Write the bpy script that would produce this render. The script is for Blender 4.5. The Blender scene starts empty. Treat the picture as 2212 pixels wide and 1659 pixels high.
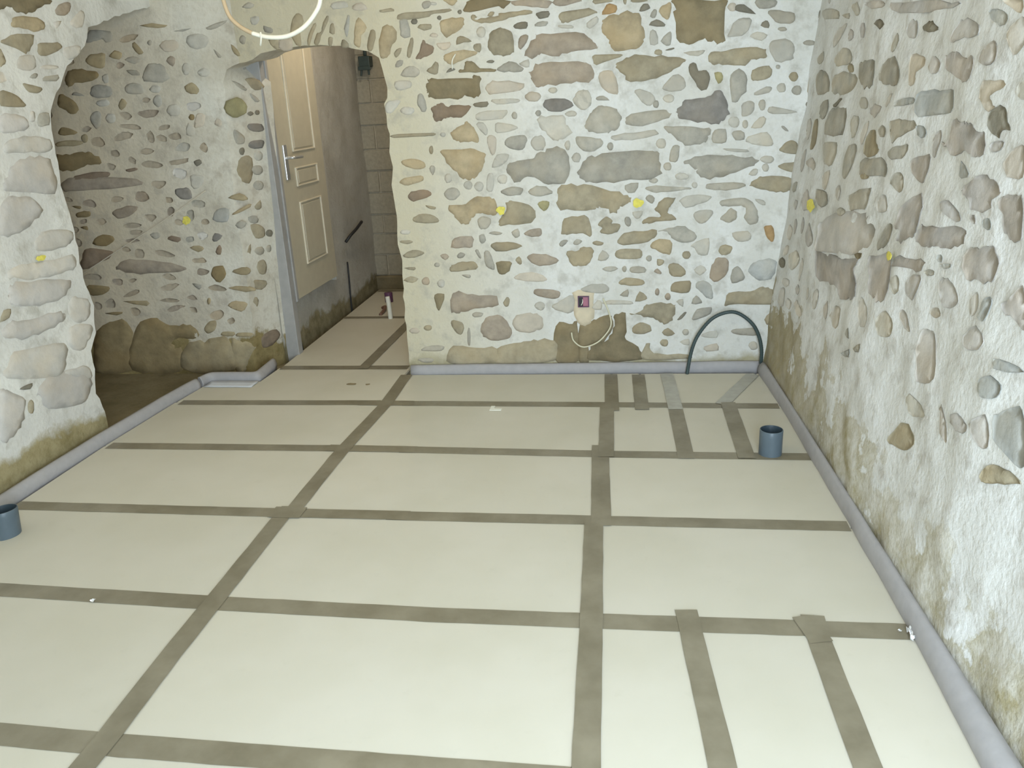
import bpy, bmesh, math, random
from mathutils import Vector, Matrix, noise
from mathutils.geometry import delaunay_2d_cdt

# ------------------------------------------------------------------ camera
SC = bpy.context.scene
COL = SC.collection
cam_d = bpy.data.cameras.new('camera')
cam_d.sensor_width = 36.0
cam_d.lens = 1753.75 / 2212 * 36.0
cam_d.clip_start = 0.02
cam = bpy.data.objects.new('camera', cam_d)
COL.objects.link(cam)
RT = Vector((0.988832, 0.141207, -0.047672))
UP = Vector((-0.002014, 0.332498, 0.943102))
FW = Vector((-0.149023, 0.932473, -0.329069))
mw = Matrix.Identity(4)
for i in range(3):
    mw[i][0], mw[i][1], mw[i][2] = RT[i], UP[i], -FW[i]
mw[2][3] = 1.47445
cam.matrix_world = mw
SC.camera = cam

# ------------------------------------------------------------------ world, lights, exposure
SC.view_settings.view_transform = 'Standard'
SC.view_settings.look = 'None'
SC.view_settings.exposure = 0.37
SC.view_settings.gamma = 1.0
SC.view_settings.use_curve_mapping = False
world = bpy.data.worlds.new('world')
SC.world = world
world.use_nodes = True
world.node_tree.nodes['Background'].inputs['Color'].default_value = (0.80, 0.90, 1.0, 1)
world.node_tree.nodes['Background'].inputs['Strength'].default_value = 1.0


def area_light(name, loc, target, sx, sy, power, color, spread=180):
    l = bpy.data.lights.new(name, 'AREA')
    l.shape = 'RECTANGLE'
    l.size, l.size_y = sx, sy
    l.energy = power
    l.color = color
    l.spread = math.radians(spread)
    o = bpy.data.objects.new(name, l)
    COL.objects.link(o)
    o.location = loc
    o.rotation_euler = (Vector(target) - Vector(loc)).to_track_quat('-Z', 'Y').to_euler()
    return o


# daylight lamp in an added, unseen doorway, standing in for flash near the camera
area_light('added_daylight', (0.40, -0.55, 1.15), (-0.10, 2.4, 0.85), 0.90, 1.9, 88, (0.735, 0.885, 1.03))


def point_light(name, loc, power, color, radius):
    l = bpy.data.lights.new(name, 'POINT')
    l.energy = power
    l.color = color
    l.shadow_soft_size = radius
    o = bpy.data.objects.new(name, l)
    COL.objects.link(o)
    o.location = loc
    return o


# ------------------------------------------------------------------ helpers
def lin(c):
    return tuple(((v / 255) / 12.92 if v / 255 <= 0.04045 else ((v / 255 + 0.055) / 1.055) ** 2.4) for v in c)


def alb(c, k=1.30):
    return tuple(min(0.9, v * k) for v in lin(c)) + (1,)


def new_mat(name):
    m = bpy.data.materials.new(name)
    m.use_nodes = True
    return m, m.node_tree.nodes, m.node_tree.links, m.node_tree.nodes['Principled BSDF']


def simple(name, rgb, rough=0.7, bump=0.0, scale=60, var=0.10, metal=0.0, spec=0.5):
    """one colour with a slight noise in tone"""
    m, n, l, b = new_mat(name)
    tc = n.new('ShaderNodeTexCoord')
    nz = n.new('ShaderNodeTexNoise'); nz.inputs['Scale'].default_value = scale; nz.inputs['Detail'].default_value = 4
    l.new(tc.outputs['Object'], nz.inputs['Vector'])
    ra = n.new('ShaderNodeValToRGB')
    c = alb(rgb)
    ra.color_ramp.elements[0].position = 0.3; ra.color_ramp.elements[1].position = 0.7
    ra.color_ramp.elements[0].color = tuple(v * (1 - var) for v in c[:3]) + (1,)
    ra.color_ramp.elements[1].color = tuple(min(1, v * (1 + var)) for v in c[:3]) + (1,)
    l.new(nz.outputs['Fac'], ra.inputs['Fac'])
    l.new(ra.outputs['Color'], b.inputs['Base Color'])
    b.inputs['Roughness'].default_value = rough
    b.inputs['Metallic'].default_value = metal
    b.inputs['Specular IOR Level'].default_value = spec
    if bump:
        bp = n.new('ShaderNodeBump'); bp.inputs['Strength'].default_value = bump; bp.inputs['Distance'].default_value = 0.01
        l.new(nz.outputs['Fac'], bp.inputs['Height']); l.new(bp.outputs['Normal'], b.inputs['Normal'])
    return m


def mixc(n, l, fac, a, b, mode='MIX'):
    x = n.new('ShaderNodeMix'); x.data_type = 'RGBA'; x.blend_type = mode
    if isinstance(fac, (int, float)):
        x.inputs[0].default_value = fac
    else:
        l.new(fac, x.inputs[0])
    for v, i in ((a, 6), (b, 7)):
        if isinstance(v, tuple):
            x.inputs[i].default_value = v
        else:
            l.new(v, x.inputs[i])
    return x.outputs[2]


def ramp(n, l, src, stops):
    r = n.new('ShaderNodeValToRGB')
    e = r.color_ramp.elements
    e[0].position, e[1].position = stops[0][0], stops[-1][0]
    e[0].color = (stops[0][1],) * 3 + (1,); e[1].color = (stops[-1][1],) * 3 + (1,)
    for p, v in stops[1:-1]:
        x = e.new(p); x.color = (v,) * 3 + (1,)
    l.new(src, r.inputs['Fac'])
    return r.outputs['Color']


def noise_tex(n, l, vec, scale, detail=4, rough=0.55):
    z = n.new('ShaderNodeTexNoise')
    z.inputs['Scale'].default_value = scale; z.inputs['Detail'].default_value = detail
    z.inputs['Roughness'].default_value = rough
    l.new(vec, z.inputs['Vector'])
    return z.outputs['Fac']


def math_n(n, l, op, a, b):
    x = n.new('ShaderNodeMath'); x.operation = op
    for i, v in enumerate((a, b)):
        if isinstance(v, (int, float)):
            x.inputs[i].default_value = v
        else:
            l.new(v, x.inputs[i])
    return x.outputs[0]


def mortar(name, base, pale, stain, earth=None, earth_z=0.2, earth_noise=0.2, cream=None, cream_x=(-9, -9), stone_amt=0.5,
           speck=(150, 146, 134), far=None):
    """lime pointing: base tone, paler smears, faint stone showing through, bare earth band at the foot of the wall"""
    m, n, l, b = new_mat(name)
    geo = n.new('ShaderNodeNewGeometry')
    pos = geo.outputs['Position']
    sep = n.new('ShaderNodeSeparateXYZ'); l.new(pos, sep.inputs[0])
    n1 = noise_tex(n, l, pos, 3.5, 5)
    n2 = noise_tex(n, l, pos, 11, 5, 0.6)
    n3 = noise_tex(n, l, pos, 55, 3)
    col = mixc(n, l, ramp(n, l, n1, [(0.38, 0), (0.64, 1)]), alb(base), alb(pale))
    if cream:
        # a differently mixed (creamier) pointing around the doorway; in the alcove, brown paled against shade
        x = math_n(n, l, 'ADD', sep.outputs['X'], math_n(n, l, 'MULTIPLY', n2, 0.25))
        f = n.new('ShaderNodeMapRange'); f.inputs[1].default_value = cream_x[0]; f.inputs[2].default_value = cream_x[1]
        f.inputs[3].default_value = 1; f.inputs[4].default_value = 0
        l.new(x, f.inputs[0])
        col = mixc(n, l, f.outputs[0], col, alb(cream))
    col = mixc(n, l, math_n(n, l, 'MULTIPLY', ramp(n, l, n2, [(0.52, 0), (0.68, 1)]), stone_amt), col, alb(speck))
    col = mixc(n, l, math_n(n, l, 'MULTIPLY', ramp(n, l, n3, [(0.45, 0), (0.75, 1)]), 0.25), col, alb(stain))
    if earth:
        h = math_n(n, l, 'SUBTRACT', sep.outputs['Z'], math_n(n, l, 'MULTIPLY', math_n(n, l, 'SUBTRACT', noise_tex(n, l, pos, 4.5, 6, 0.65), 0.5), earth_noise * 4))
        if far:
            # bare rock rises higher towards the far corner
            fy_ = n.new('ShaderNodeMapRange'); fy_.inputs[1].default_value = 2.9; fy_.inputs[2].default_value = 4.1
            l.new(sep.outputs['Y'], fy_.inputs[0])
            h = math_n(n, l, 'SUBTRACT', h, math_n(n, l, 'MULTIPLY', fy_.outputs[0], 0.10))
        f = n.new('ShaderNodeMapRange'); f.inputs[1].default_value = earth_z - 0.02; f.inputs[2].default_value = earth_z + 0.03
        f.inputs[3].default_value = 1; f.inputs[4].default_value = 0
        l.new(h, f.inputs[0])
        e2 = mixc(n, l, ramp(n, l, noise_tex(n, l, pos, 9, 6, 0.7), [(0.36, 0), (0.62, 1)]), alb(earth[0]), alb(earth[1]))
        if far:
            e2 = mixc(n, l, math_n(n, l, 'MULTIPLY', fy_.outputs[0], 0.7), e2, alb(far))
        col = mixc(n, l, f.outputs[0], col, e2)
    l.new(col, b.inputs['Base Color'])
    b.inputs['Roughness'].default_value = 0.95
    b.inputs['Specular IOR Level'].default_value = 0.15
    bp = n.new('ShaderNodeBump'); bp.inputs['Strength'].default_value = 0.55; bp.inputs['Distance'].default_value = 0.012
    l.new(math_n(n, l, 'ADD', n2, math_n(n, l, 'MULTIPLY', n3, 0.5)), bp.inputs['Height'])
    l.new(bp.outputs['Normal'], b.inputs['Normal'])
    return m


def stone_mat(name, rgb, var=0.16):
    m, n, l, b = new_mat(name)
    geo = n.new('ShaderNodeNewGeometry'); pos = geo.outputs['Position']
    oi = n.new('ShaderNodeObjectInfo')
    a = noise_tex(n, l, pos, 14, 6, 0.65)
    c = noise_tex(n, l, pos, 5, 3)
    base = alb(rgb)
    dark = tuple(v * (1 - var * 1.5) for v in base[:3]) + (1,)
    light = (base[0] * (1 + var * 1.1), base[1] * (1 + var), base[2] * (1 + var * 0.9), 1)
    warm = (base[0] * 1.08, base[1] * 0.98, base[2] * 0.84, 1)
    col = mixc(n, l, ramp(n, l, a, [(0.32, 0), (0.68, 1)]), dark, light)
    col = mixc(n, l, math_n(n, l, 'MULTIPLY', ramp(n, l, c, [(0.45, 0), (0.65, 1)]), 0.5), col, warm)
    hv = n.new('ShaderNodeHueSaturation'); l.new(col, hv.inputs['Color'])
    l.new(math_n(n, l, 'ADD', math_n(n, l, 'MULTIPLY', oi.outputs['Random'], 0.22), 0.89), hv.inputs['Value'])
    l.new(hv.outputs['Color'], b.inputs['Base Color'])
    b.inputs['Roughness'].default_value = 0.9
    b.inputs['Specular IOR Level'].default_value = 0.2
    bp = n.new('ShaderNodeBump'); bp.inputs['Strength'].default_value = 0.5; bp.inputs['Distance'].default_value = 0.01
    l.new(a, bp.inputs['Height']); l.new(bp.outputs['Normal'], b.inputs['Normal'])
    return m


def link_mesh(name, verts, faces, mat, parent=None, smooth=False):
    me = bpy.data.meshes.new(name)
    me.from_pydata([tuple(v) for v in verts], [], faces)
    me.update()
    if smooth:
        me.polygons.foreach_set('use_smooth', [True] * len(me.polygons))
    if mat:
        me.materials.append(mat)
    o = bpy.data.objects.new(name, me)
    COL.objects.link(o)
    if parent:
        o.parent = parent
    return o


def tag(o, label=None, cat=None, group=None, kind=None):
    for k, v in (('label', label), ('category', cat), ('group', group), ('kind', kind)):
        if v:
            o[k] = v
    return o


def empty(name, loc=(0, 0, 0)):
    o = bpy.data.objects.new(name, None)
    o.empty_display_size = 0.05
    COL.objects.link(o)
    o.location = loc
    return o


def bm_obj(name, bm, mat, parent=None, smooth=False):
    bmesh.ops.recalc_face_normals(bm, faces=bm.faces)
    me = bpy.data.meshes.new(name)
    bm.to_mesh(me); bm.free()
    if smooth:
        me.polygons.foreach_set('use_smooth', [True] * len(me.polygons))
    me.materials.append(mat)
    o = bpy.data.objects.new(name, me)
    COL.objects.link(o)
    if parent:
        o.parent = parent
    return o


def box_bm(bm, lo, hi, bevel=0.0):
    r = bmesh.ops.create_cube(bm, size=1.0)
    for v in r['verts']:
        v.co = Vector([lo[i] + (v.co[i] + 0.5) * (hi[i] - lo[i]) for i in range(3)])
    if bevel:
        es = list({e for v in r['verts'] for e in v.link_edges})
        bmesh.ops.bevel(bm, geom=es, offset=bevel, segments=2, affect='EDGES', profile=0.5)
    return bm


def box(name, lo, hi, mat, parent=None, bevel=0.0):
    return bm_obj(name, box_bm(bmesh.new(), lo, hi, bevel), mat, parent)


def catmull(pts, n, closed=False):
    P = [Vector(p) for p in pts]
    out = []
    m = len(P)
    segs = m if closed else m - 1
    for i in range(segs):
        if closed:
            a, b, c, d = P[(i - 1) % m], P[i], P[(i + 1) % m], P[(i + 2) % m]
        else:
            a, b, c, d = P[max(i - 1, 0)], P[i], P[i + 1], P[min(i + 2, m - 1)]
        for k in range(n):
            t = k / n
            out.append(0.5 * ((2 * b) + (c - a) * t + (2 * a - 5 * b + 4 * c - d) * t * t + (-a + 3 * b - 3 * c + d) * t ** 3))
    if not closed:
        out.append(P[-1].copy())
    return out


def tube(name, pts, radius, mat, parent=None, sides=10, sub=6, ribs=0.0, taper=None):
    path = catmull(pts, sub) if sub > 1 else [Vector(p) for p in pts]
    verts, faces = [], []
    prev = None
    for i, p in enumerate(path):
        t = (path[min(i + 1, len(path) - 1)] - path[max(i - 1, 0)]).normalized()
        if prev is None:
            u = t.orthogonal().normalized()
        else:
            u = (prev - t * prev.dot(t)).normalized()
        prev = u
        w = t.cross(u)
        rr = radius * (1 + (ribs if i % 2 else -ribs))
        for k in range(sides):
            a = 2 * math.pi * k / sides
            verts.append(p + (u * math.cos(a) + w * math.sin(a)) * rr)
    for i in range(len(path) - 1):
        for k in range(sides):
            k2 = (k + 1) % sides
            faces.append((i * sides + k, i * sides + k2, (i + 1) * sides + k2, (i + 1) * sides + k))
    faces.append(tuple(range(sides))[::-1])
    faces.append(tuple((len(path) - 1) * sides + k for k in range(sides)))
    return link_mesh(name, verts, faces, mat, parent, smooth=True)


def fbm(x, y, z=0.0):
    return (noise.noise((x * 2.6, y * 2.6, z)) * 0.011 + noise.noise((x * 8, y * 8, z + 7)) * 0.006 +
            noise.noise((x * 18, y * 18, z + 13)) * 0.0008)


# ------------------------------------------------------------------ materials
MORTAR_BACK = mortar('lime_mortar_back', (193, 192, 185), (204, 204, 200), (180, 176, 162),
                     earth=((140, 132, 104), (162, 155, 130)), earth_z=0.07, earth_noise=0.06,
                     cream=(183, 176, 154), cream_x=(-1.1, -0.35))
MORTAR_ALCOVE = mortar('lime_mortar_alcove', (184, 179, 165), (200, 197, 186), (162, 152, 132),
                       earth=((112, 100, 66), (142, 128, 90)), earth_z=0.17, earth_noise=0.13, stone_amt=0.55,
                       cream=(190, 179, 157), cream_x=(-3.0, -2.25), speck=(158, 150, 136))  # brownish mortar to the left, paled to make up for shade there
MORTAR_LEFT = mortar('lime_mortar_left', (190, 189, 184), (204, 203, 197), (176, 173, 166),
                     earth=((122, 112, 78), (150, 140, 108)), earth_z=0.13, earth_noise=0.07)
MORTAR_RIGHT = mortar('lime_mortar_right', (194, 194, 190), (206, 207, 206), (180, 178, 170),
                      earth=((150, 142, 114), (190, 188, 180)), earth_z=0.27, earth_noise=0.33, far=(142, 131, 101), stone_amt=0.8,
                      speck=(170, 167, 160))
CEMENT = mortar('cement_render', (160, 157, 148), (174, 172, 164), (142, 138, 126), earth=((104, 96, 70), (136, 128, 102)),
                earth_z=0.1, earth_noise=0.10, stone_amt=0.3, speck=(146, 138, 122))
PLASTER = simple('ceiling_plaster', (205, 200, 188), 0.9, 0.2, 20)
CONCRETE = mortar('rough_concrete', (118, 108, 84), (136, 126, 102), (96, 88, 66), stone_amt=0.4, speck=(100, 92, 70))

STONE_RGB = dict(o=(149, 141, 121), O=(127, 117, 94), g=(158, 155, 145), p=(175, 172, 162), d=(122, 118, 106),
                 D=(126, 123, 118), t=(161, 148, 122), r=(152, 142, 128), R=(131, 117, 101), b=(163, 165, 162),
                 m=(176, 173, 168), y=(152, 146, 112), P=(179, 171, 157), G=(163, 159, 154), k=(163, 136, 99),
                 q=(185, 182, 175), w=(162, 152, 135), E=(134, 120, 90), e=(152, 141, 115))
STONE_MAT = {k: stone_mat('stone_' + str(i), v, 0.08 if k in 'pPmqw' else 0.15) for i, (k, v) in enumerate(STONE_RGB.items())}

FOAM = simple('grey_foam', (152, 150, 151), 0.75, 0.15, 30, 0.05)


def board_mat():
    m, n, l, b = new_mat('insulation_facing')
    geo = n.new('ShaderNodeNewGeometry'); pos = geo.outputs['Position']
    oi = n.new('ShaderNodeObjectInfo')
    a = noise_tex(n, l, pos, 2.2, 3)
    c = noise_tex(n, l, pos, 18, 4, 0.6)
    col = mixc(n, l, ramp(n, l, a, [(0.35, 0), (0.65, 1)]), alb((208, 203, 186), 1.0), alb((214, 209, 194), 1.0))
    col = mixc(n, l, math_n(n, l, 'MULTIPLY', ramp(n, l, c, [(0.62, 0), (0.8, 1)]), 0.25), col, alb((194, 189, 170), 1.0))
    hv = n.new('ShaderNodeHueSaturation'); l.new(col, hv.inputs['Color'])
    l.new(math_n(n, l, 'ADD', math_n(n, l, 'MULTIPLY', oi.outputs['Random'], 0.06), 0.97), hv.inputs['Value'])
    l.new(hv.outputs['Color'], b.inputs['Base Color'])
    b.inputs['Roughness'].default_value = 0.62
    b.inputs['Specular IOR Level'].default_value = 0.3
    return m


BOARD = board_mat()


def tape_mat():
    m, n, l, b = new_mat('brown_packing_tape')
    geo = n.new('ShaderNodeNewGeometry'); pos = geo.outputs['Position']
    a = noise_tex(n, l, pos, 6, 5, 0.6)
    c = noise_tex(n, l, pos, 40, 3)
    col = mixc(n, l, ramp(n, l, a, [(0.35, 0), (0.65, 1)]), alb((112, 105, 87)), alb((130, 123, 105)))
    l.new(col, b.inputs['Base Color'])
    l.new(ramp(n, l, c, [(0.3, 0.28), (0.7, 0.40)]), b.inputs['Roughness'])
    b.inputs['Specular IOR Level'].default_value = 0.45
    bp = n.new('ShaderNodeBump'); bp.inputs['Strength'].default_value = 0.03; bp.inputs['Distance'].default_value = 0.01
    l.new(noise_tex(n, l, pos, 8, 3), bp.inputs['Height']); l.new(bp.outputs['Normal'], b.inputs['Normal'])
    return m


TAPE = tape_mat()
TAPE_CLEAR = simple('clear_film_tape', (158, 156, 146), 0.25, 0.05, 25, 0.08)
PVC = simple('grey_pvc', (80, 92, 100), 0.35, 0, 20, 0.06)
PVC_SHADE = simple('grey_pvc_shaded', (48, 60, 68), 0.5, 0, 20, 0.06)  # darker copy of the pipe plastic, shade inside the bore painted in
CONDUIT = simple('green_black_conduit', (52, 66, 66), 0.5, 0, 30, 0.1)
BLACK = simple('black_plastic', (34, 34, 34), 0.5, 0, 30, 0.1)
WHITE = simple('white_pvc_cable', (222, 218, 206), 0.4, 0, 30, 0.04)
TANC = simple('tan_cable', (176, 158, 130), 0.6, 0, 30, 0.06)  # tan tone of the left-hand cable drop
CREAM_CABLE = simple('cream_cable', (196, 192, 168), 0.5, 0, 30, 0.04)
YELLOW = simple('yellow_paint', (206, 196, 92), 0.8, 0.2, 60, 0.12)
PINK = simple('pink_cover', (150, 96, 112), 0.5, 0, 30, 0.1)
PURPLE = simple('purple_cap', (84, 52, 78), 0.4, 0, 30, 0.1)
DOORM = simple('door_beige', (178, 171, 151), 0.5, 0.03, 14, 0.04)
DOORM_LIT = simple('door_moulding_lit', (198, 190, 170), 0.45, 0, 14, 0.03)  # paler door beige, highlights on the mouldings put into the colour
FRAMEM = simple('galvanised_frame', (148, 147, 145), 0.5, 0.05, 20, 0.08)
STEEL = simple('satin_steel', (190, 192, 194), 0.3, 0, 40, 0.05, metal=0.7)
BLOCK = simple('concrete_block_grey', (152, 147, 132), 0.95, 0.5, 40, 0.10)
JOINT = simple('block_joint', (172, 166, 150), 0.95, 0.3, 40, 0.08)
FILM = simple('polythene_film', (196, 200, 206), 0.22, 0.1, 12, 0.05)
FOIL = simple('crumpled_foil', (230, 236, 238), 0.18, 0.2, 50, 0.05, metal=0.6)
PAPER = simple('white_paper', (226, 222, 206), 0.8, 0, 30, 0.03)
MUD = simple('mud_smudge', (128, 116, 88), 0.8, 0, 30, 0.2)
PATCH = simple('plaster_patch', (196, 184, 160), 0.9, 0.25, 30, 0.05)
STRING = simple('string', (196, 188, 172), 0.8, 0, 30, 0.05)


# ------------------------------------------------------------------ surfaces of the walls (u, v in metres)
def YB(x):
    if x >= -1.3:
        return 4.416 + 0.033 * x
    if x <= -2.2:
        return 4.5
    t = (-1.3 - x) / 0.9
    return 4.373 + t * 0.127


def S_back(u, v, h=0.0):
    return Vector((u, YB(u) - fbm(u, v, 1) - h, v))


def S_left(u, v, h=0.0):
    return Vector((-2.60 + fbm(u, v, 5) + h, u, v))


def S_right(u, v, h=0.0):
    d = fbm(u * 1.0, v, 9) * 1.6 + h
    return Vector((0.9015 - 0.045 * u + 0.1 * v - d, u, v))


def S_reveal(u, v, h=0.0):
    d = fbm(u, v, 3) + h
    return Vector((-2.33 + 0.05 * v + 0.5 * (u - 4.5) + d * 0.89, u - d * 0.45, v))


SURF = dict(back=S_back, alcove=S_back, left=S_left, right=S_right, reveal=S_reveal, voussoir=S_back)


def inside(p, poly):
    x, y = p
    c = False
    j = len(poly) - 1
    for i in range(len(poly)):
        xi, yi = poly[i]; xj, yj = poly[j]
        if (yi > y) != (yj > y) and x < (xj - xi) * (y - yi) / (yj - yi) + xi:
            c = not c
        j = i
    return c


def resample(poly, step):
    out = []
    m = len(poly)
    for i in range(m):
        a, b = Vector(poly[i]), Vector(poly[(i + 1) % m])
        k = max(1, int((b - a).length / step))
        for t in range(k):
            out.append(tuple(a.lerp(b, t / k)))
    return out


def wall_face(name, outline, surf, step, mat, parent=None, cap=None):
    """a rough wall skin: dense triangulated outline pushed onto the surface function"""
    edge = resample(outline, step)
    pts = [Vector(p) for p in edge]
    ne = len(pts)
    edges = [(i, (i + 1) % ne) for i in range(ne)]
    xs = [p[0] for p in edge]; ys = [p[1] for p in edge]
    y = min(ys) + step
    row = 0
    while y < max(ys) - step * 0.3:
        x = min(xs) + step * (0.5 if row % 2 else 1.0)
        # spans of this row inside the outline
        while x < max(xs) - step * 0.3:
            q = (x, y)
            if inside(q, outline):
                pts.append(Vector(q))
            x += step
        y += step
        row += 1
    v2, e2, f2, *_ = delaunay_2d_cdt(pts, edges, [], 0, 1e-6)
    faces = []
    for f in f2:
        c = (sum(v2[i][0] for i in f) / len(f), sum(v2[i][1] for i in f) / len(f))
        if inside(c, outline):
            faces.append(tuple(f))
    verts = [surf(v[0], v[1]) for v in v2]
    return link_mesh(name, verts, faces, mat, parent, smooth=True)


def loft(name, rings, mat, parent=None, closed=False, smooth=True):
    n = len(rings[0])
    verts = [p for r in rings for p in r]
    faces = []
    for i in range(len(rings) - 1):
        for k in range(n if closed else n - 1):
            k2 = (k + 1) % n
            faces.append((i * n + k, i * n + k2, (i + 1) * n + k2, (i + 1) * n + k))
    return link_mesh(name, verts, faces, mat, parent, smooth)


def make_stone(name, pts, surf, mat, parent, rnd, proud):
    """one face stone: rounded rim sunk in the mortar, lumpy dressed face"""
    P = [Vector(p) for p in pts]
    area = abs(sum(P[i][0] * P[(i + 1) % len(P)][1] - P[(i + 1) % len(P)][0] * P[i][1] for i in range(len(P)))) / 2
    size = math.sqrt(max(area, 1e-6))
    per = 4 if size > 0.10 else (3 if size > 0.05 else 2)
    ring = catmull(P, per, closed=True)
    c = sum(ring, Vector((0, 0))) / len(ring)
    jit = min(0.006, size * 0.03)
    ring = [p + Vector((noise.noise((p[0] * 45, p[1] * 45, 2.0)), noise.noise((p[0] * 45, p[1] * 45, 9.0)))) * min(0.010, size * 0.06) for p in ring]
    ring = [p + Vector((rnd.uniform(-jit, jit), rnd.uniform(-jit, jit))) for p in ring]
    n = len(ring)
    seed = rnd.uniform(0, 50)
    tilt = Vector((rnd.uniform(-1, 1), rnd.uniform(-1, 1))) * 0.008
    poly = [(p[0], p[1]) for p in ring]
    pts = [Vector(p) for p in ring]
    step = max(0.016, size / 4.5)
    v0 = min(p[1] for p in poly) + step * 0.6
    row = 0
    while v0 < max(p[1] for p in poly):
        u0 = min(p[0] for p in poly) + step * (0.5 if row % 2 else 0.9)
        while u0 < max(p[0] for p in poly):
            q = Vector((u0 + rnd.uniform(-.15, .15) * step, v0 + rnd.uniform(-.15, .15) * step))
            if inside(q, poly) and min((q - r).length for r in ring) > step * 0.45:
                pts.append(q)
            u0 += step
        v0 += step * 0.87
        row += 1
    v2, _e, f2, ov, *_ = delaunay_2d_cdt(pts, [(i, (i + 1) % n) for i in range(n)], [], 0, 1e-7)
    verts, faces = [], []
    for i, q in enumerate(v2):
        rim = bool(ov[i]) and min(ov[i]) < n
        hh = proud * (0.35 if rim else 1.0)
        if not rim:
            hh += noise.noise((q[0] * 16, q[1] * 16, seed)) * proud * 0.5
        hh += max(-0.002, min(0.003, (q - c).dot(tilt)))
        verts.append(surf(q[0], q[1], hh))
    for f in f2:
        m = ((v2[f[0]] + v2[f[1]] + v2[f[2]]) / 3)
        if len(f) == 3 and inside(m, poly):
            a, b, d = v2[f[0]], v2[f[1]], v2[f[2]]
            faces.append(tuple(f) if (b - a).cross(d - a) > 0 else tuple(f)[::-1])
    base = len(verts)
    at = {}
    for i in range(len(v2)):
        for o_ in ov[i]:
            if o_ < n:
                at[o_] = i
    for k in range(n):
        q = c + (ring[k] - c) * 1.02
        verts.append(surf(q[0], q[1], -0.012))
    for k in range(n):
        k2 = (k + 1) % n
        if at[k] != at[k2]:
            faces.append((at[k], at[k2], base + k2, base + k))
    top = sum(1 for f in faces if len(f) == 3)
    me = bpy.data.meshes.new(name)
    me.from_pydata([tuple(v) for v in verts], [], faces)
    me.update()
    # outward = towards the room
    test = surf(c[0], c[1], 1.0) - surf(c[0], c[1], 0.0)
    if me.polygons[0].normal.dot(test) < 0:
        me.flip_normals()
    me.polygons.foreach_set('use_smooth', [True] * len(me.polygons))
    me.materials.append(mat)
    o = bpy.data.objects.new(name, me)
    COL.objects.link(o)
    o.parent = parent
    return o


def lay_stones(key, parent, name='stone', proud=(0.003, 0.008), seed=1, swap=None):
    rnd = random.Random(seed)
    for line in STONES[key].strip().splitlines():
        s = line.split()
        pts = [(float(a) / 1000, float(b) / 1000) for a, b in (t.split(',') for t in s[1:])]
        pr = rnd.uniform(*proud)
        if s[0] in 'pP':
            pr *= 0.5
        make_stone(name, pts, SURF[key], STONE_MAT[(swap or {}).get(s[0], s[0])], parent, rnd, pr)


def polys_of(*keys):
    out = []
    for key in keys:
        for line in STONES[key].strip().splitlines():
            out.append([(float(a) / 1000, float(b) / 1000) for a, b in (t.split(',') for t in line.split()[1:])])
    return out


def small_stones(key, parent, taken, u0, u1, v0, v1, count, classes, seed, su=(0.02, 0.06), sv=(0.015, 0.035), allowed=None):
    """the smaller, half plastered-over stones packed between the large ones"""
    rnd = random.Random(seed)
    circ = []
    for p in taken:
        us = [q[0] for q in p]; vs = [q[1] for q in p]
        circ.append((min(us), max(us), min(vs), max(vs)))
    made = 0
    for _ in range(count * 30):
        if made >= count:
            break
        a, b = rnd.uniform(*su), rnd.uniform(*sv)
        u, v = rnd.uniform(u0, u1), rnd.uniform(v0, v1)
        if allowed and not allowed(u, v):
            continue
        g = 0.006
        if any(u + a + g > c[0] and u - a - g < c[1] and v + b + g > c[2] and v - b - g < c[3] for c in circ):
            continue
        n = rnd.choice((5, 6, 7))
        th = rnd.uniform(-0.3, 0.3)
        pts = []
        for k in range(n):
            t = 2 * math.pi * (k + rnd.uniform(-.25, .25)) / n
            x, y = a * math.cos(t) * rnd.uniform(.7, 1.15), b * math.sin(t) * rnd.uniform(.7, 1.15)
            pts.append((u + x * math.cos(th) - y * math.sin(th), v + x * math.sin(th) + y * math.cos(th)))
        circ.append((u - a, u + a, v - b, v + b))
        make_stone('stone', pts, SURF[key], STONE_MAT[rnd.choice(classes(u, v) if callable(classes) else classes)], parent, rnd, rnd.uniform(0.003, 0.005))
        made += 1


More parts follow.
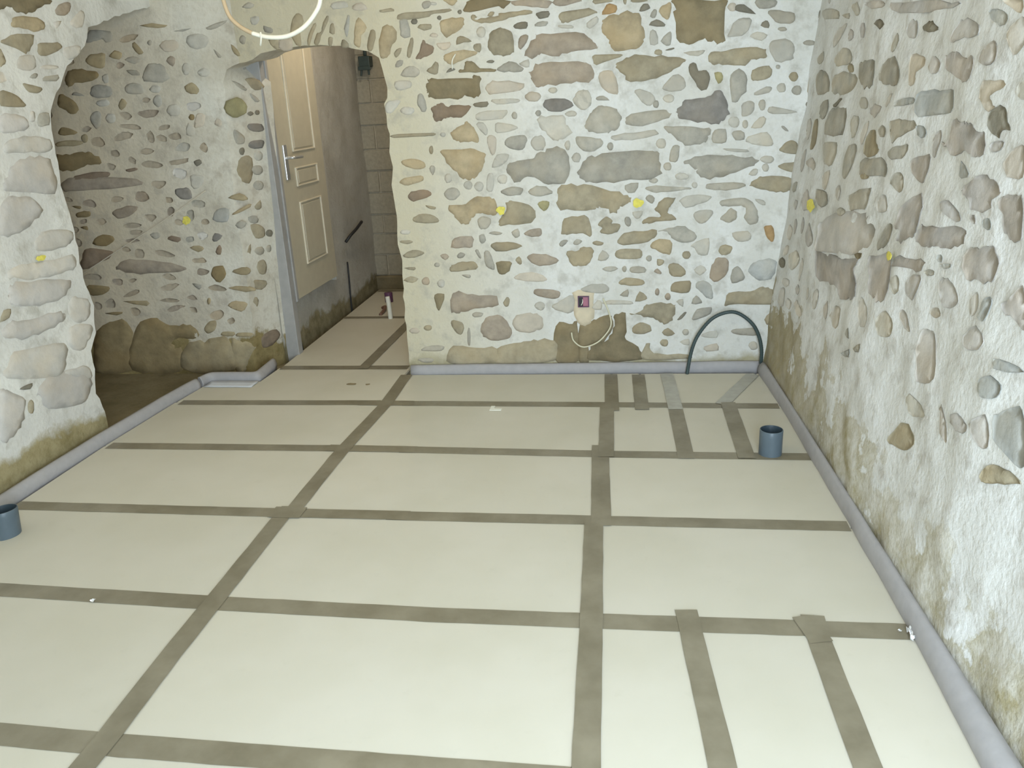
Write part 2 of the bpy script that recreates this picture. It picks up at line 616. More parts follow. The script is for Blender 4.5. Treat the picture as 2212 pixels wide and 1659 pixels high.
# metric outlines, in millimetres, of every face stone: colour class then u,v pairs on its wall
STONES = {
'back': '''
O -847,1904 -838,1939 -810,1959 -619,1947 -632,1924 -654,1913 -683,1922 -748,1910
r -599,1946 -419,1935 -414,1914 -437,1901 -507,1910 -594,1922
r -395,1934 -263,1926 -280,1917 -344,1905 -390,1910
k -160,1852 -151,1883 -126,1902 -91,1890 -94,1861
o -1197,1895 -1168,1918 -1059,1919 -920,1925 -933,1909 -1005,1906 -1043,1891 -1164,1890
d -860,1906 -865,1898 -876,1898 -882,1908 -875,1916 -864,1916
d -967,1886 -972,1877 -983,1878 -989,1887 -981,1896 -970,1895
d -1090,1876 -1098,1864 -1116,1865 -1125,1878 -1113,1890 -1096,1889
g -1184,1872 -1170,1896 -1143,1886 -1131,1820 -1148,1804 -1169,1803 -1183,1817
o -1092,1848 -1076,1861 -1021,1858 -1023,1839 -1060,1832
t -972,1871 -911,1884 -855,1878 -853,1854 -873,1827 -917,1808 -948,1793 -973,1822
g -1062,1952 -1052,1965 -1024,1969 -1014,1949 -1049,1930
p -985,1953 -994,1946 -1015,1948 -1027,1955 -1014,1962 -993,1960
t -950,1967 -881,1963 -888,1950 -907,1938 -936,1955
o -1281,1938 -1220,1945 -1206,1931 -1264,1926
o -819,1876 -803,1889 -786,1882 -793,1866 -744,1874 -679,1879 -675,1892 -649,1890 -607,1893 -519,1894 -517,1877 -603,1872 -657,1853 -746,1850 -787,1855
o -732,1882 -716,1900 -696,1896 -709,1878
d -488,1881 -426,1886 -427,1859 -468,1853 -482,1862
g -496,1820 -483,1838 -431,1840 -440,1819
d -601,1831 -562,1845 -533,1841 -540,1812 -596,1817
p -744,1807 -755,1784 -779,1786 -792,1809 -776,1831 -752,1830
o -737,1749 -716,1808 -670,1822 -623,1808 -607,1775 -610,1709 -659,1692 -718,1706
r -585,1730 -578,1768 -556,1783 -530,1779 -543,1749 -571,1718
r -551,1695 -501,1769 -465,1783 -254,1771 -197,1725 -197,1698 -315,1688 -398,1673 -468,1690 -498,1676
o -374,1859 -357,1874 -252,1886 -195,1875 -198,1859 -311,1834 -352,1828 -372,1840
p -239,1819 -189,1848 -181,1821 -225,1794
p -381,1819 -312,1815 -306,1799 -364,1804
P -1035,1804 -1018,1819 -992,1812 -996,1796
o -899,1758 -891,1790 -857,1794 -817,1767 -859,1764
o -809,1750 -775,1756 -770,1740 -781,1713 -807,1728
t -970,1700 -947,1719 -861,1733 -796,1719 -803,1703 -877,1679 -933,1665 -960,1677
P -998,1768 -931,1770 -933,1748 -965,1733 -994,1752
o -1159,1716 -1152,1755 -1133,1798 -1118,1797 -1124,1759 -1141,1709
o -1225,1731 -1211,1752 -1183,1756 -1195,1729 -1218,1713
R -1117,1702 -1093,1735 -1077,1778 -1061,1786 -1053,1769 -1020,1759 -1023,1725 -1058,1711 -1089,1701
t -1279,1845 -1264,1868 -1222,1861 -1199,1813 -1230,1775 -1254,1721 -1286,1711 -1302,1735 -1296,1796
g -1225,1666 -1213,1696 -1182,1697 -1191,1673
g -1201,1628 -1167,1663 -1129,1667 -1100,1645 -1115,1618 -1159,1614
o -1064,1641 -1038,1659 -1011,1683 -997,1663 -1006,1629 -1022,1619
d -963,1627 -940,1648 -916,1644 -917,1636
O -893,1623 -886,1637 -868,1639 -856,1672 -823,1673 -783,1640 -710,1631 -711,1617 -808,1622
d -751,1667 -732,1676 -708,1670 -721,1659
g -699,1625 -661,1654 -618,1662 -566,1629 -573,1613 -639,1613
p -583,1652 -534,1669 -533,1633 -566,1635
r -534,1600 -518,1621 -458,1649 -280,1645 -216,1622 -217,1550 -294,1546 -401,1545 -480,1535 -509,1548
O -1071,1553 -1059,1592 -1042,1605 -859,1593 -822,1600 -785,1593 -791,1550 -803,1500 -877,1509 -927,1500 -1050,1509 -1067,1530
P -758,1549 -726,1573 -641,1571 -563,1553 -583,1523 -705,1512 -747,1514
R -1054,1454 -1028,1470 -990,1480 -966,1464 -855,1462 -854,1439 -896,1403 -952,1408 -983,1404 -1028,1388 -1046,1401
d -827,1472 -756,1477 -760,1452 -822,1455
g -1126,1492 -1117,1529 -1092,1525 -1078,1472 -1083,1446 -1105,1445
p -1297,1483 -1276,1505 -1219,1505 -1224,1485 -1263,1446 -1294,1447
p -1144,1449 -1162,1431 -1200,1433 -1221,1453 -1196,1471 -1158,1469
p -1235,1595 -1154,1597 -1154,1563 -1227,1555
p -731,1485 -597,1481 -604,1462 -708,1461
p -814,1387 -802,1425 -660,1430 -674,1396 -712,1386
D -468,1449 -446,1474 -380,1474 -320,1454 -324,1426 -405,1409 -453,1426
P -478,1487 -496,1466 -539,1469 -563,1491 -537,1511 -494,1509
p -314,1465 -259,1513 -225,1432 -273,1415
g -194,1471 -159,1477 -129,1453 -189,1456
t -961,1326 -938,1349 -886,1370 -870,1384 -838,1350 -807,1284 -830,1276 -911,1283 -941,1296
p -824,1367 -786,1377 -764,1335 -778,1307
p -723,1351 -706,1371 -603,1346 -641,1324 -715,1319
p -504,1371 -479,1393 -370,1390 -353,1346 -323,1307 -373,1272 -422,1271 -463,1311
P -769,1300 -728,1305 -718,1269 -730,1216 -755,1217
g -678,1270 -648,1298 -574,1301 -557,1274 -583,1230 -651,1239
p -459,1258 -477,1224 -517,1226 -540,1261 -515,1294 -474,1292
g -306,1263 -281,1285 -197,1273 -161,1242 -210,1206 -271,1209
t -1022,1234 -970,1246 -832,1241 -784,1212 -790,1164 -834,1105 -873,1088 -911,1093 -977,1159
p -750,1144 -721,1209 -653,1206 -686,1160
g -672,1141 -629,1176 -536,1184 -473,1220 -386,1228 -345,1182 -351,1062 -454,1048 -546,1094 -603,1066 -652,1086
o -1274,1334 -1153,1335 -1052,1333 -1050,1321 -1104,1318 -1269,1319
t -1242,1194 -1183,1207 -1115,1189 -1118,1153 -1194,1159
g -1089,1152 -1075,1169 -1056,1156 -1072,1117
t -1256,1084 -1231,1108 -1140,1117 -1129,1092 -1209,1070
p -1009,1112 -979,1123 -969,1086 -1002,1075
p -861,1057 -873,1037 -898,1038 -912,1059 -896,1079 -870,1078
p -800,1049 -812,1026 -839,1027 -854,1051 -836,1073 -809,1072
p -785,1030 -777,1109 -746,1108 -750,1028
p -670,1081 -683,1058 -711,1059 -727,1083 -709,1105 -680,1104
p -279,1176 -289,1155 -314,1156 -328,1178 -313,1200 -288,1199
p -332,1241 -339,1219 -354,1219 -363,1242 -353,1263 -338,1263
g -604,1401 -611,1385 -627,1386 -635,1403 -625,1418 -610,1418
g -479,1407 -486,1394 -501,1394 -510,1408 -500,1421 -485,1421
p -296,1396 -308,1383 -339,1384 -357,1398 -338,1411 -308,1410
o -1061,1247 -1067,1228 -1078,1228 -1084,1248 -1075,1267 -1064,1267
p -987,1322 -995,1311 -1011,1312 -1019,1323 -1009,1334 -993,1333
p -392,1514 -402,1501 -426,1502 -440,1516 -425,1529 -401,1528
d 19,1860 39,1890 62,1889 73,1870 45,1858
o -18,1912 59,1907 45,1900 -12,1900
o -58,1914 -41,1913 -46,1893 -55,1898
o -203,1923 -115,1917 -115,1910 -195,1904
t 116,1852 124,1872 152,1886 175,1885 167,1822 142,1819
g 73,1833 90,1864 107,1857 96,1826
d 68,1794 102,1818 136,1803 145,1782
t -159,1814 -153,1835 -86,1853 5,1858 31,1820 43,1744 29,1697 -81,1681 -122,1705 -127,1738 -159,1772
p 75,1705 74,1767 103,1765 115,1708
g 126,1718 160,1754 177,1753 175,1700 155,1695
O 189,1863 197,1899 426,1886 435,1854 437,1728 424,1697 382,1699 325,1715 263,1697 212,1719 193,1773
d 480,1838 488,1861 521,1859 578,1814 522,1826
P 487,1851 479,1834 456,1836 442,1854 455,1870 477,1868
g 575,1877 669,1871 665,1841 594,1837
d 603,1761 624,1783 641,1774 643,1748
g 633,1824 688,1824 760,1804 757,1768 697,1766 663,1784
p 449,1727 496,1798 563,1789 532,1728 477,1720
p 555,1716 588,1735 639,1717 612,1692
p 647,1663 668,1694 751,1690 771,1635 757,1599 684,1597
d 149,1677 189,1685 192,1678 161,1672
o 95,1661 103,1679 132,1675 130,1653
o -210,1655 -198,1671 -70,1667 -76,1656 -193,1625
o -93,1621 -29,1656 23,1664 127,1648 245,1631 242,1615 180,1577 82,1541 -23,1541 -76,1590
p 236,1659 309,1665 344,1664 310,1638
o 364,1646 418,1654 485,1664 620,1657 630,1616 577,1608 539,1589 431,1589 371,1608
d 268,1605 300,1606 312,1573 352,1571 371,1526 355,1483 320,1482 296,1525 272,1553
y 390,1558 427,1556 434,1523 411,1505
g 470,1543 506,1569 547,1539 545,1463 495,1410 471,1455
o 569,1544 585,1565 641,1578 670,1560 661,1523 599,1510 573,1516
p 588,1455 646,1480 675,1473 659,1452 603,1441
P -176,1587 -111,1589 -82,1493 -112,1483 -171,1520
p -302,1493 -236,1506 -219,1443 -267,1414
g -257,1331 -232,1387 -184,1428 -124,1419 -77,1386 -74,1334 -113,1301 -179,1292 -245,1313
g -47,1356 -17,1380 130,1396 171,1383 172,1357 36,1323 -35,1329
p -3,1484 24,1499 76,1480 106,1439 59,1419
p 135,1494 192,1557 244,1538 245,1488 181,1480
p 198,1446 186,1428 157,1430 139,1449 156,1466 186,1465
g 120,1422 114,1406 99,1407 90,1423 99,1439 114,1438
D 209,1372 218,1403 258,1435 350,1444 396,1467 433,1465 468,1383 458,1344 424,1320 336,1324 236,1346
p -119,1278 -11,1291 102,1295 114,1274 25,1258 -101,1254
g 146,1310 214,1310 372,1294 373,1257 351,1223 257,1219 185,1271
g 392,1227 402,1284 454,1285 459,1222
g 487,1263 512,1279 551,1266 549,1232 509,1231
p 529,1363 536,1408 569,1417 593,1400 589,1361 544,1343
p 647,1394 641,1371 624,1372 612,1396 621,1419 639,1418
p 658,1369 680,1384 795,1357 784,1349 681,1351
p 524,1319 513,1295 483,1297 465,1321 481,1344 511,1343
p 565,1305 560,1287 546,1288 536,1307 544,1325 559,1324
p 581,1288 619,1337 654,1330 633,1285
p 566,1243 658,1262 695,1203 650,1194 573,1214
o 729,1167 747,1201 781,1219 814,1201 808,1152
g -110,1225 -117,1208 -134,1209 -144,1227 -134,1244 -116,1243
g 175,1155 192,1213 227,1211 217,1142 187,1137
p 160,1229 150,1207 123,1208 106,1231 122,1252 149,1251
p 452,1193 569,1180 564,1168 464,1181
g -295,1108 -254,1161 -174,1193 61,1198 118,1187 130,1139 122,1069 -72,1049 -194,1045 -268,1059
g 247,1129 341,1160 488,1157 612,1134 602,1103 486,1060 392,1043 326,1061 313,1097
p 206,1065 230,1082 281,1062 267,1045 219,1047
p 581,1057 603,1085 627,1079 616,1050
p 681,1088 675,1069 657,1070 645,1090 655,1108 672,1108
o 725,1089 753,1106 851,1113 830,1082 820,1056 773,1067
o 589,1003 623,1032 669,1048 816,1024 802,972 744,959 673,977
g 364,1000 387,1020 553,1017 557,990 472,981 382,987
g 53,1008 110,1018 280,1003 268,991 135,984 80,992
g -54,1027 19,1037 1,989 -35,990
p 189,1113 181,1094 160,1095 147,1115 159,1134 180,1133
p 324,1013 318,1000 303,1000 293,1014 302,1028 317,1027
p 121,1045 111,1033 87,1034 72,1047 86,1058 111,1057
o 845,1448 851,1524 862,1523 857,1442
o 797,1519 789,1499 766,1500 752,1521 764,1541 787,1539
g 818,1455 809,1436 783,1437 767,1457 781,1476 806,1475
p 741,1470 733,1450 710,1451 695,1472 708,1492 731,1491
d 857,1387 855,1377 846,1377 840,1388 845,1398 853,1398
g 869,1670 858,1660 827,1661 808,1673 825,1683 856,1681
g 730,1738 722,1730 699,1731 685,1741 698,1749 721,1747
g 708,1569 704,1560 692,1561 685,1570 691,1579 703,1578
p 704,1128 690,1111 655,1112 633,1131 653,1147 688,1146
g 728,1287 742,1289 767,1263 749,1266
R -1218,1008 -1199,1032 -1127,1045 -1084,1019 -1117,1001 -1191,982
g -1019,1020 -991,1047 -947,1042 -933,1013 -957,986 -1002,988
g -712,1021 -648,1043 -592,1029 -606,999 -676,998
g -561,1015 -516,1041 -467,1033 -433,999 -525,987
o -406,991 -379,1036 -268,1035 -78,992 -29,966 -23,935 -72,912 -109,883 -171,913 -196,917 -227,905 -398,911
t -1005,944 -901,966 -841,998 -778,992 -741,966 -738,904 -783,902 -827,910 -867,889 -895,852 -934,857 -964,893
o -684,958 -639,966 -546,932 -528,891 -555,848 -677,842 -729,834 -720,872 -686,908
y -514,946 -488,961 -451,953 -458,922 -484,908
g -842,876 -809,891 -772,874 -780,842 -807,821 -838,831
o -1202,891 -1171,912 -1099,913 -1056,877 -1103,862 -1187,871
o -1124,961 -1070,950 -1077,937 -1109,945
r -1001,734 -979,778 -880,785 -884,724 -943,726 -989,721
g -841,787 -815,793 -807,760 -825,742 -840,755
g -789,798 -756,807 -711,796 -744,787
g -663,801 -627,818 -619,780 -642,768
r -596,792 -544,816 -500,814 -501,777 -552,772
o -393,786 -372,861 -296,874 -246,863 -229,768 -298,783 -361,779
o -197,830 -153,866 -122,852 -122,828 -78,826 -91,789 -141,772 -185,786 -172,810
o -783,734 -753,746 -656,743 -609,722 -664,705 -749,701
g -407,729 -381,751 -356,744 -388,713
g -331,727 -311,752 -280,741 -305,720
o -226,730 -204,739 -167,729 -179,713 -217,717
o -1277,690 -1235,715 -1188,716 -1156,699 -1211,675 -1265,676
r -1068,684 -1037,693 -1016,676 -1040,657
g -972,681 -951,700 -926,686 -940,667 -967,668
g -869,704 -852,710 -836,664 -849,665
g -818,693 -788,695 -766,623 -774,597 -812,618
O -756,623 -746,642 -680,640 -672,621 -697,576 -743,570
o -648,646 -627,668 -612,639 -623,619
r -582,664 -549,679 -479,674 -409,640 -494,610 -558,631
o -363,687 -306,688 -287,707 -230,702 -224,667 -250,616 -301,604 -340,612
p -199,634 -173,688 -136,658 -155,633
o -1010,623 -989,636 -922,647 -873,639 -873,600 -1012,593
g -954,572 -907,571 -905,554 -928,555
o -1277,617 -1216,622 -1225,602
o -1290,547 -1248,570 -1202,555 -1238,532
r -1137,540 -1149,520 -1172,520 -1185,541 -1169,562 -1145,561
p -1053,525 -1063,504 -1086,505 -1097,526 -1082,546 -1060,545
g -1073,631 -1080,620 -1097,621 -1106,632 -1096,643 -1079,643
o -1215,763 -1231,754 -1268,755 -1289,765 -1266,773 -1229,772
p -1223,818 -1237,806 -1267,807 -1284,820 -1264,831 -1234,830
P -652,561 -560,579 -483,544 -497,525 -640,535
r -1022,362 -1022,450 -994,476 -895,457 -763,448 -766,391 -833,382 -914,373 -968,357
o -728,410 -707,440 -691,429 -699,389 -716,386
r -551,473 -531,482 -414,470 -419,430 -481,428 -552,450
p -456,377 -403,416 -337,442 -329,361 -372,342
p -493,385 -506,363 -536,364 -553,386 -535,408 -505,407
O -1116,462 -1062,464 -1072,417 -1096,370 -1113,405
g -909,346 -888,359 -845,351 -856,331 -896,329
r -863,276 -816,330 -749,333 -711,294 -690,246 -715,201 -790,192 -850,214
P -670,321 -582,346 -517,325 -513,263 -560,237 -666,245
o -1033,300 -1005,313 -960,285 -970,237 -1004,237
g -925,215 -932,166 -942,166 -944,215 -935,264 -926,264
o -1146,271 -1157,257 -1181,257 -1194,272 -1179,286 -1154,286
g -1218,135 -1188,160 -1091,165 -1101,134
g -1149,77 -1170,64 -1219,65 -1247,79 -1217,92 -1168,91
P -1219,255 -1233,239 -1265,239 -1282,256 -1262,272 -1231,271
o -1058,55 -1040,161 -942,152 -779,143 -791,59
o -784,55 -776,143 -643,176 -535,185 -449,180 -453,61
O -449,61 -443,269 -347,281 -315,273 -319,60
g 56,957 74,974 105,955 93,928 69,938
o 106,906 154,953 211,948 185,910 173,880 207,854 204,836 112,829 51,822 45,838 75,855 137,856 112,888
p 236,944 292,966 392,954 384,933 330,914 264,898 239,926
g 438,919 467,936 569,936 618,901 642,840 634,809 599,801 570,836 571,890 523,898 457,900
g 464,858 499,887 530,868 525,831 490,814 447,834
p 313,875 397,884 404,854 351,812 314,838
p 619,931 664,923 674,899 641,906
g -54,856 -29,862 -17,830 -32,809 -51,825
p -11,886 44,890 26,854 1,855
o -92,726 -54,776 51,785 119,783 101,746 52,719 -54,713
g 125,782 205,799 260,803 328,751 299,718 225,723 187,756 162,781
t 83,696 107,733 188,734 195,661 170,656 108,683
p 299,702 390,737 386,650 337,651 318,683
o 296,649 288,630 266,630 252,650 265,669 287,669
o 441,667 458,698 513,687 502,653 478,644 454,648
k 671,784 707,792 727,758 720,709 692,728
o -105,657 -80,688 27,685 33,640 -61,633
g 92,636 86,621 70,621 60,636 70,651 85,651
o 121,632 152,628 158,611 137,593 121,600
r 103,562 121,580 143,561 141,548
g -175,585 -130,600 -89,586 -131,568
g -43,582 -48,567 -61,567 -68,582 -61,597 -48,597
g -26,578 -11,594 52,589 59,560 -17,561
o 181,585 196,607 233,603 274,560 247,532 197,540
p 315,569 351,594 383,567 346,536
r 403,522 413,592 442,629 491,621 499,577 477,527 428,499
g 511,513 518,564 548,582 581,537 576,505 527,490
b 603,574 656,611 741,608 734,520 674,499 618,529
p 510,758 588,768 608,724 542,714
o -87,508 -48,533 46,518 40,492 -55,491
p -292,467 -253,499 -176,504 -138,477 -170,451
o 192,469 216,501 298,505 299,460 280,441 205,449
b 326,479 353,507 397,496 421,438 416,405 387,412 355,446
o 489,364 505,436 616,440 682,467 732,450 752,411 737,366 557,376
o 2,401 28,456 66,426 60,406
g -81,436 -36,468 -36,428
r 195,423 189,405 173,405 163,424 172,442 188,442
r 135,451 130,432 117,433 109,451 117,469 129,469
g 307,381 331,427 363,393 357,380
p 225,396 262,409 263,363
g 315,295 339,348 414,359 409,320 334,288
o -10,248 28,281 86,259 93,232 55,213 -4,220
o 151,218 183,244 222,210 183,197
p 300,219 293,203 273,203 261,219 273,235 292,234
g 526,218 550,234 650,236 665,196 577,197
p 248,162 299,181 300,141
p 368,207 450,226 451,186 382,187
o 186,159 177,140 154,141 140,160 154,179 177,179
p 673,135 664,113 638,113 622,136 636,158 662,157
P 383,133 453,152 460,111 397,105
o 701,281 721,314 770,326 760,280 718,255
g 757,86 754,55 742,55 734,87 739,118 750,118
g 741,181 738,159 728,159 721,181 725,203 735,203
d 233,290 270,333 283,329 258,296
p -236,366 -203,412 -177,398 -184,358
p -171,391 -138,411 -23,402 -23,382
O -313,60 -309,266 -270,269 -211,305 -133,317 -120,243 -186,162 -252,149 -253,66
O -247,66 -239,149 -166,175 -120,243 -113,327 -55,329 -49,228 -43,180 16,142 42,62
o 49,62 55,144 87,158 88,116 133,95 288,90 295,65
o -29,329 35,341 79,386 200,384 219,357 207,291 157,268 118,292 54,314
''',
'alcove': '''
g -3023,1900 -2975,1951 -2857,1939 -2861,1891 -2897,1887 -2921,1906 -2968,1891
o -3040,1798 -3020,1821 -2981,1834 -2915,1828 -2934,1762 -2992,1759
o -2889,1814 -2851,1842 -2812,1828 -2834,1793
o -2742,1854 -2723,1877 -2679,1821 -2709,1814
O -3183,1719 -3151,1758 -3100,1758 -2996,1741 -2981,1715 -3045,1688 -3133,1686 -3174,1666 -3192,1682
p -2802,1791 -2746,1807 -2694,1786 -2747,1767
g -2804,1737 -2740,1734 -2725,1708 -2774,1711
g -2710,1677 -2672,1754 -2607,1763 -2571,1737 -2563,1670
r -2553,1772 -2524,1795 -2499,1781 -2520,1743
p -2959,1714 -2921,1725 -2924,1682 -2954,1677
g -3050,1638 -3021,1668 -2922,1657 -2935,1601 -3043,1606
g -2831,1646 -2797,1669 -2735,1660 -2720,1616 -2817,1614
o -2472,1634 -2426,1654 -2391,1618 -2410,1591 -2457,1603
O -3250,1629 -3208,1621 -3152,1580 -3157,1529 -3202,1525 -3240,1552 -3272,1573
g -3170,1625 -3137,1639 -3092,1615
o -2895,1555 -2865,1592 -2842,1565 -2879,1529
g -3086,1488 -3053,1531 -3013,1517 -3026,1460 -3061,1436
O -3298,1439 -3265,1454 -3189,1428 -3209,1410 -3297,1413
o -3329,1349 -3315,1375 -3172,1375 -3186,1350
O -2444,1472 -2454,1458 -2472,1459 -2479,1474 -2466,1488 -2448,1487
P -2456,1422 -2429,1490 -2381,1482 -2397,1432 -2428,1418
p -2514,1380 -2488,1443 -2457,1416 -2465,1372
P -2334,1430 -2315,1460 -2289,1446 -2302,1413
O -3350,1297 -3288,1301 -3181,1310 -3121,1308 -3069,1247 -3168,1237 -3250,1214 -3355,1217
R -3276,1168 -3195,1192 -3044,1193 -3050,1166 -3221,1145
R -2930,1202 -2868,1213 -2856,1199 -2911,1188
d -2499,1232 -2461,1244 -2450,1224 -2483,1205
p -2536,1155 -2456,1152 -2466,1100 -2528,1082
r -3342,1150 -3214,1172 -2875,1147 -2884,1107 -3234,1092 -3355,1096
y -2261,1526 -2228,1555 -2163,1558 -2130,1514 -2156,1472 -2223,1462 -2254,1488
p -2418,1878 -2372,1899 -2294,1883 -2301,1842 -2366,1822 -2416,1848
P -2468,1845 -2496,1819 -2552,1822 -2580,1851 -2541,1877 -2485,1874
o -2678,1958 -2600,1965 -2513,1951 -2571,1940
g -2485,1920 -2380,1929 -2431,1914
g -2271,1817 -2230,1779 -2252,1774
o -2164,1834 -2132,1808 -2117,1772 -2151,1786
g -2069,1851 -2081,1831 -2101,1833 -2110,1854 -2094,1874 -2074,1872
p -2315,1699 -2333,1681 -2368,1682 -2385,1703 -2360,1721 -2326,1720
p -2621,1568 -2638,1539 -2667,1541 -2678,1570 -2655,1598 -2626,1597
p -2519,1513 -2542,1485 -2585,1487 -2604,1517 -2573,1545 -2530,1543
p -2615,1629 -2633,1613 -2669,1614 -2687,1633 -2662,1649 -2626,1647
p -2923,1487 -2941,1464 -2974,1466 -2989,1490 -2964,1513 -2931,1511
g -2621,1869 -2629,1858 -2643,1859 -2649,1870 -2638,1881 -2624,1880
p -2424,1723 -2440,1696 -2464,1697 -2473,1726 -2453,1753 -2429,1752
o -3127,1387 -3141,1366 -3162,1367 -3169,1388 -3152,1409 -3131,1408
p -2944,1570 -2966,1554 -3010,1556 -3032,1574 -3002,1591 -2958,1589
D -2647,1073 -2608,1085 -2556,1086 -2549,1029 -2619,1028
O -3324,1006 -3263,1004 -3275,987
O -3304,964 -3247,976 -3210,968 -3225,941 -3302,939
O -3301,880 -3253,886 -3255,861
O -3240,780 -3199,821 -3142,834 -3087,804 -3159,764
R -3349,653 -3304,739 -3239,751 -3119,734 -3152,692 -3247,651 -3332,624
r -3066,964 -2968,995 -2895,986 -2967,933 -3044,929
g -2854,826 -2806,839 -2788,818 -2822,798
R -2747,796 -2720,816 -2663,801 -2684,774
o -2614,744 -2553,753 -2527,732 -2567,715
r -3114,620 -3055,676 -2871,672 -2660,625 -2733,598 -2964,595
O -3356,493 -3317,525 -3192,520 -3210,476 -3308,462 -3344,478
O -2510,580 -2487,622 -2426,628 -2416,578 -2459,529 -2494,544
D -2466,782 -2444,823 -2398,808 -2437,775
R -2456,713 -2426,754 -2415,733 -2430,695
o -2609,246 -2570,291 -2524,290 -2541,238 -2592,213
g -2641,525 -2582,517 -2602,488
o -2544,415 -2552,396 -2564,396 -2567,415 -2557,434 -2545,434
o -2321,1022 -2252,1046 -2206,1018 -2230,1006
t -2307,935 -2204,985 -2200,965 -2294,928
b -2437,898 -2405,958 -2331,962 -2351,889
g -2304,867 -2263,893 -2237,872 -2271,846
O -3255,350 -3134,356 -3179,334
o -3119,423 -2963,421 -2969,391
o -2413,493 -2328,506 -2242,483 -2304,469
o -2373,592 -2309,619 -2260,603 -2288,569
t -2439,385 -2381,413 -2308,397 -2355,347
O -3391,114 -3353,207 -3270,282 -3146,304 -3101,220 -3155,-27 -3401,-35
O -3147,-27 -3093,220 -2953,317 -2839,263 -2721,270 -2658,232 -2665,194 -2826,173 -2836,120 -2783,112 -2810,-27
o -2802,-27 -2773,119 -2670,172 -2626,156 -2574,186 -2469,170 -2463,-19
o -2455,-19 -2453,170 -2393,162 -2333,155 -2310,109 -2361,34 -2394,-27
o -2509,201 -2498,223 -2421,222 -2434,193
o -2411,193 -2400,215 -2308,214 -2319,192
''',
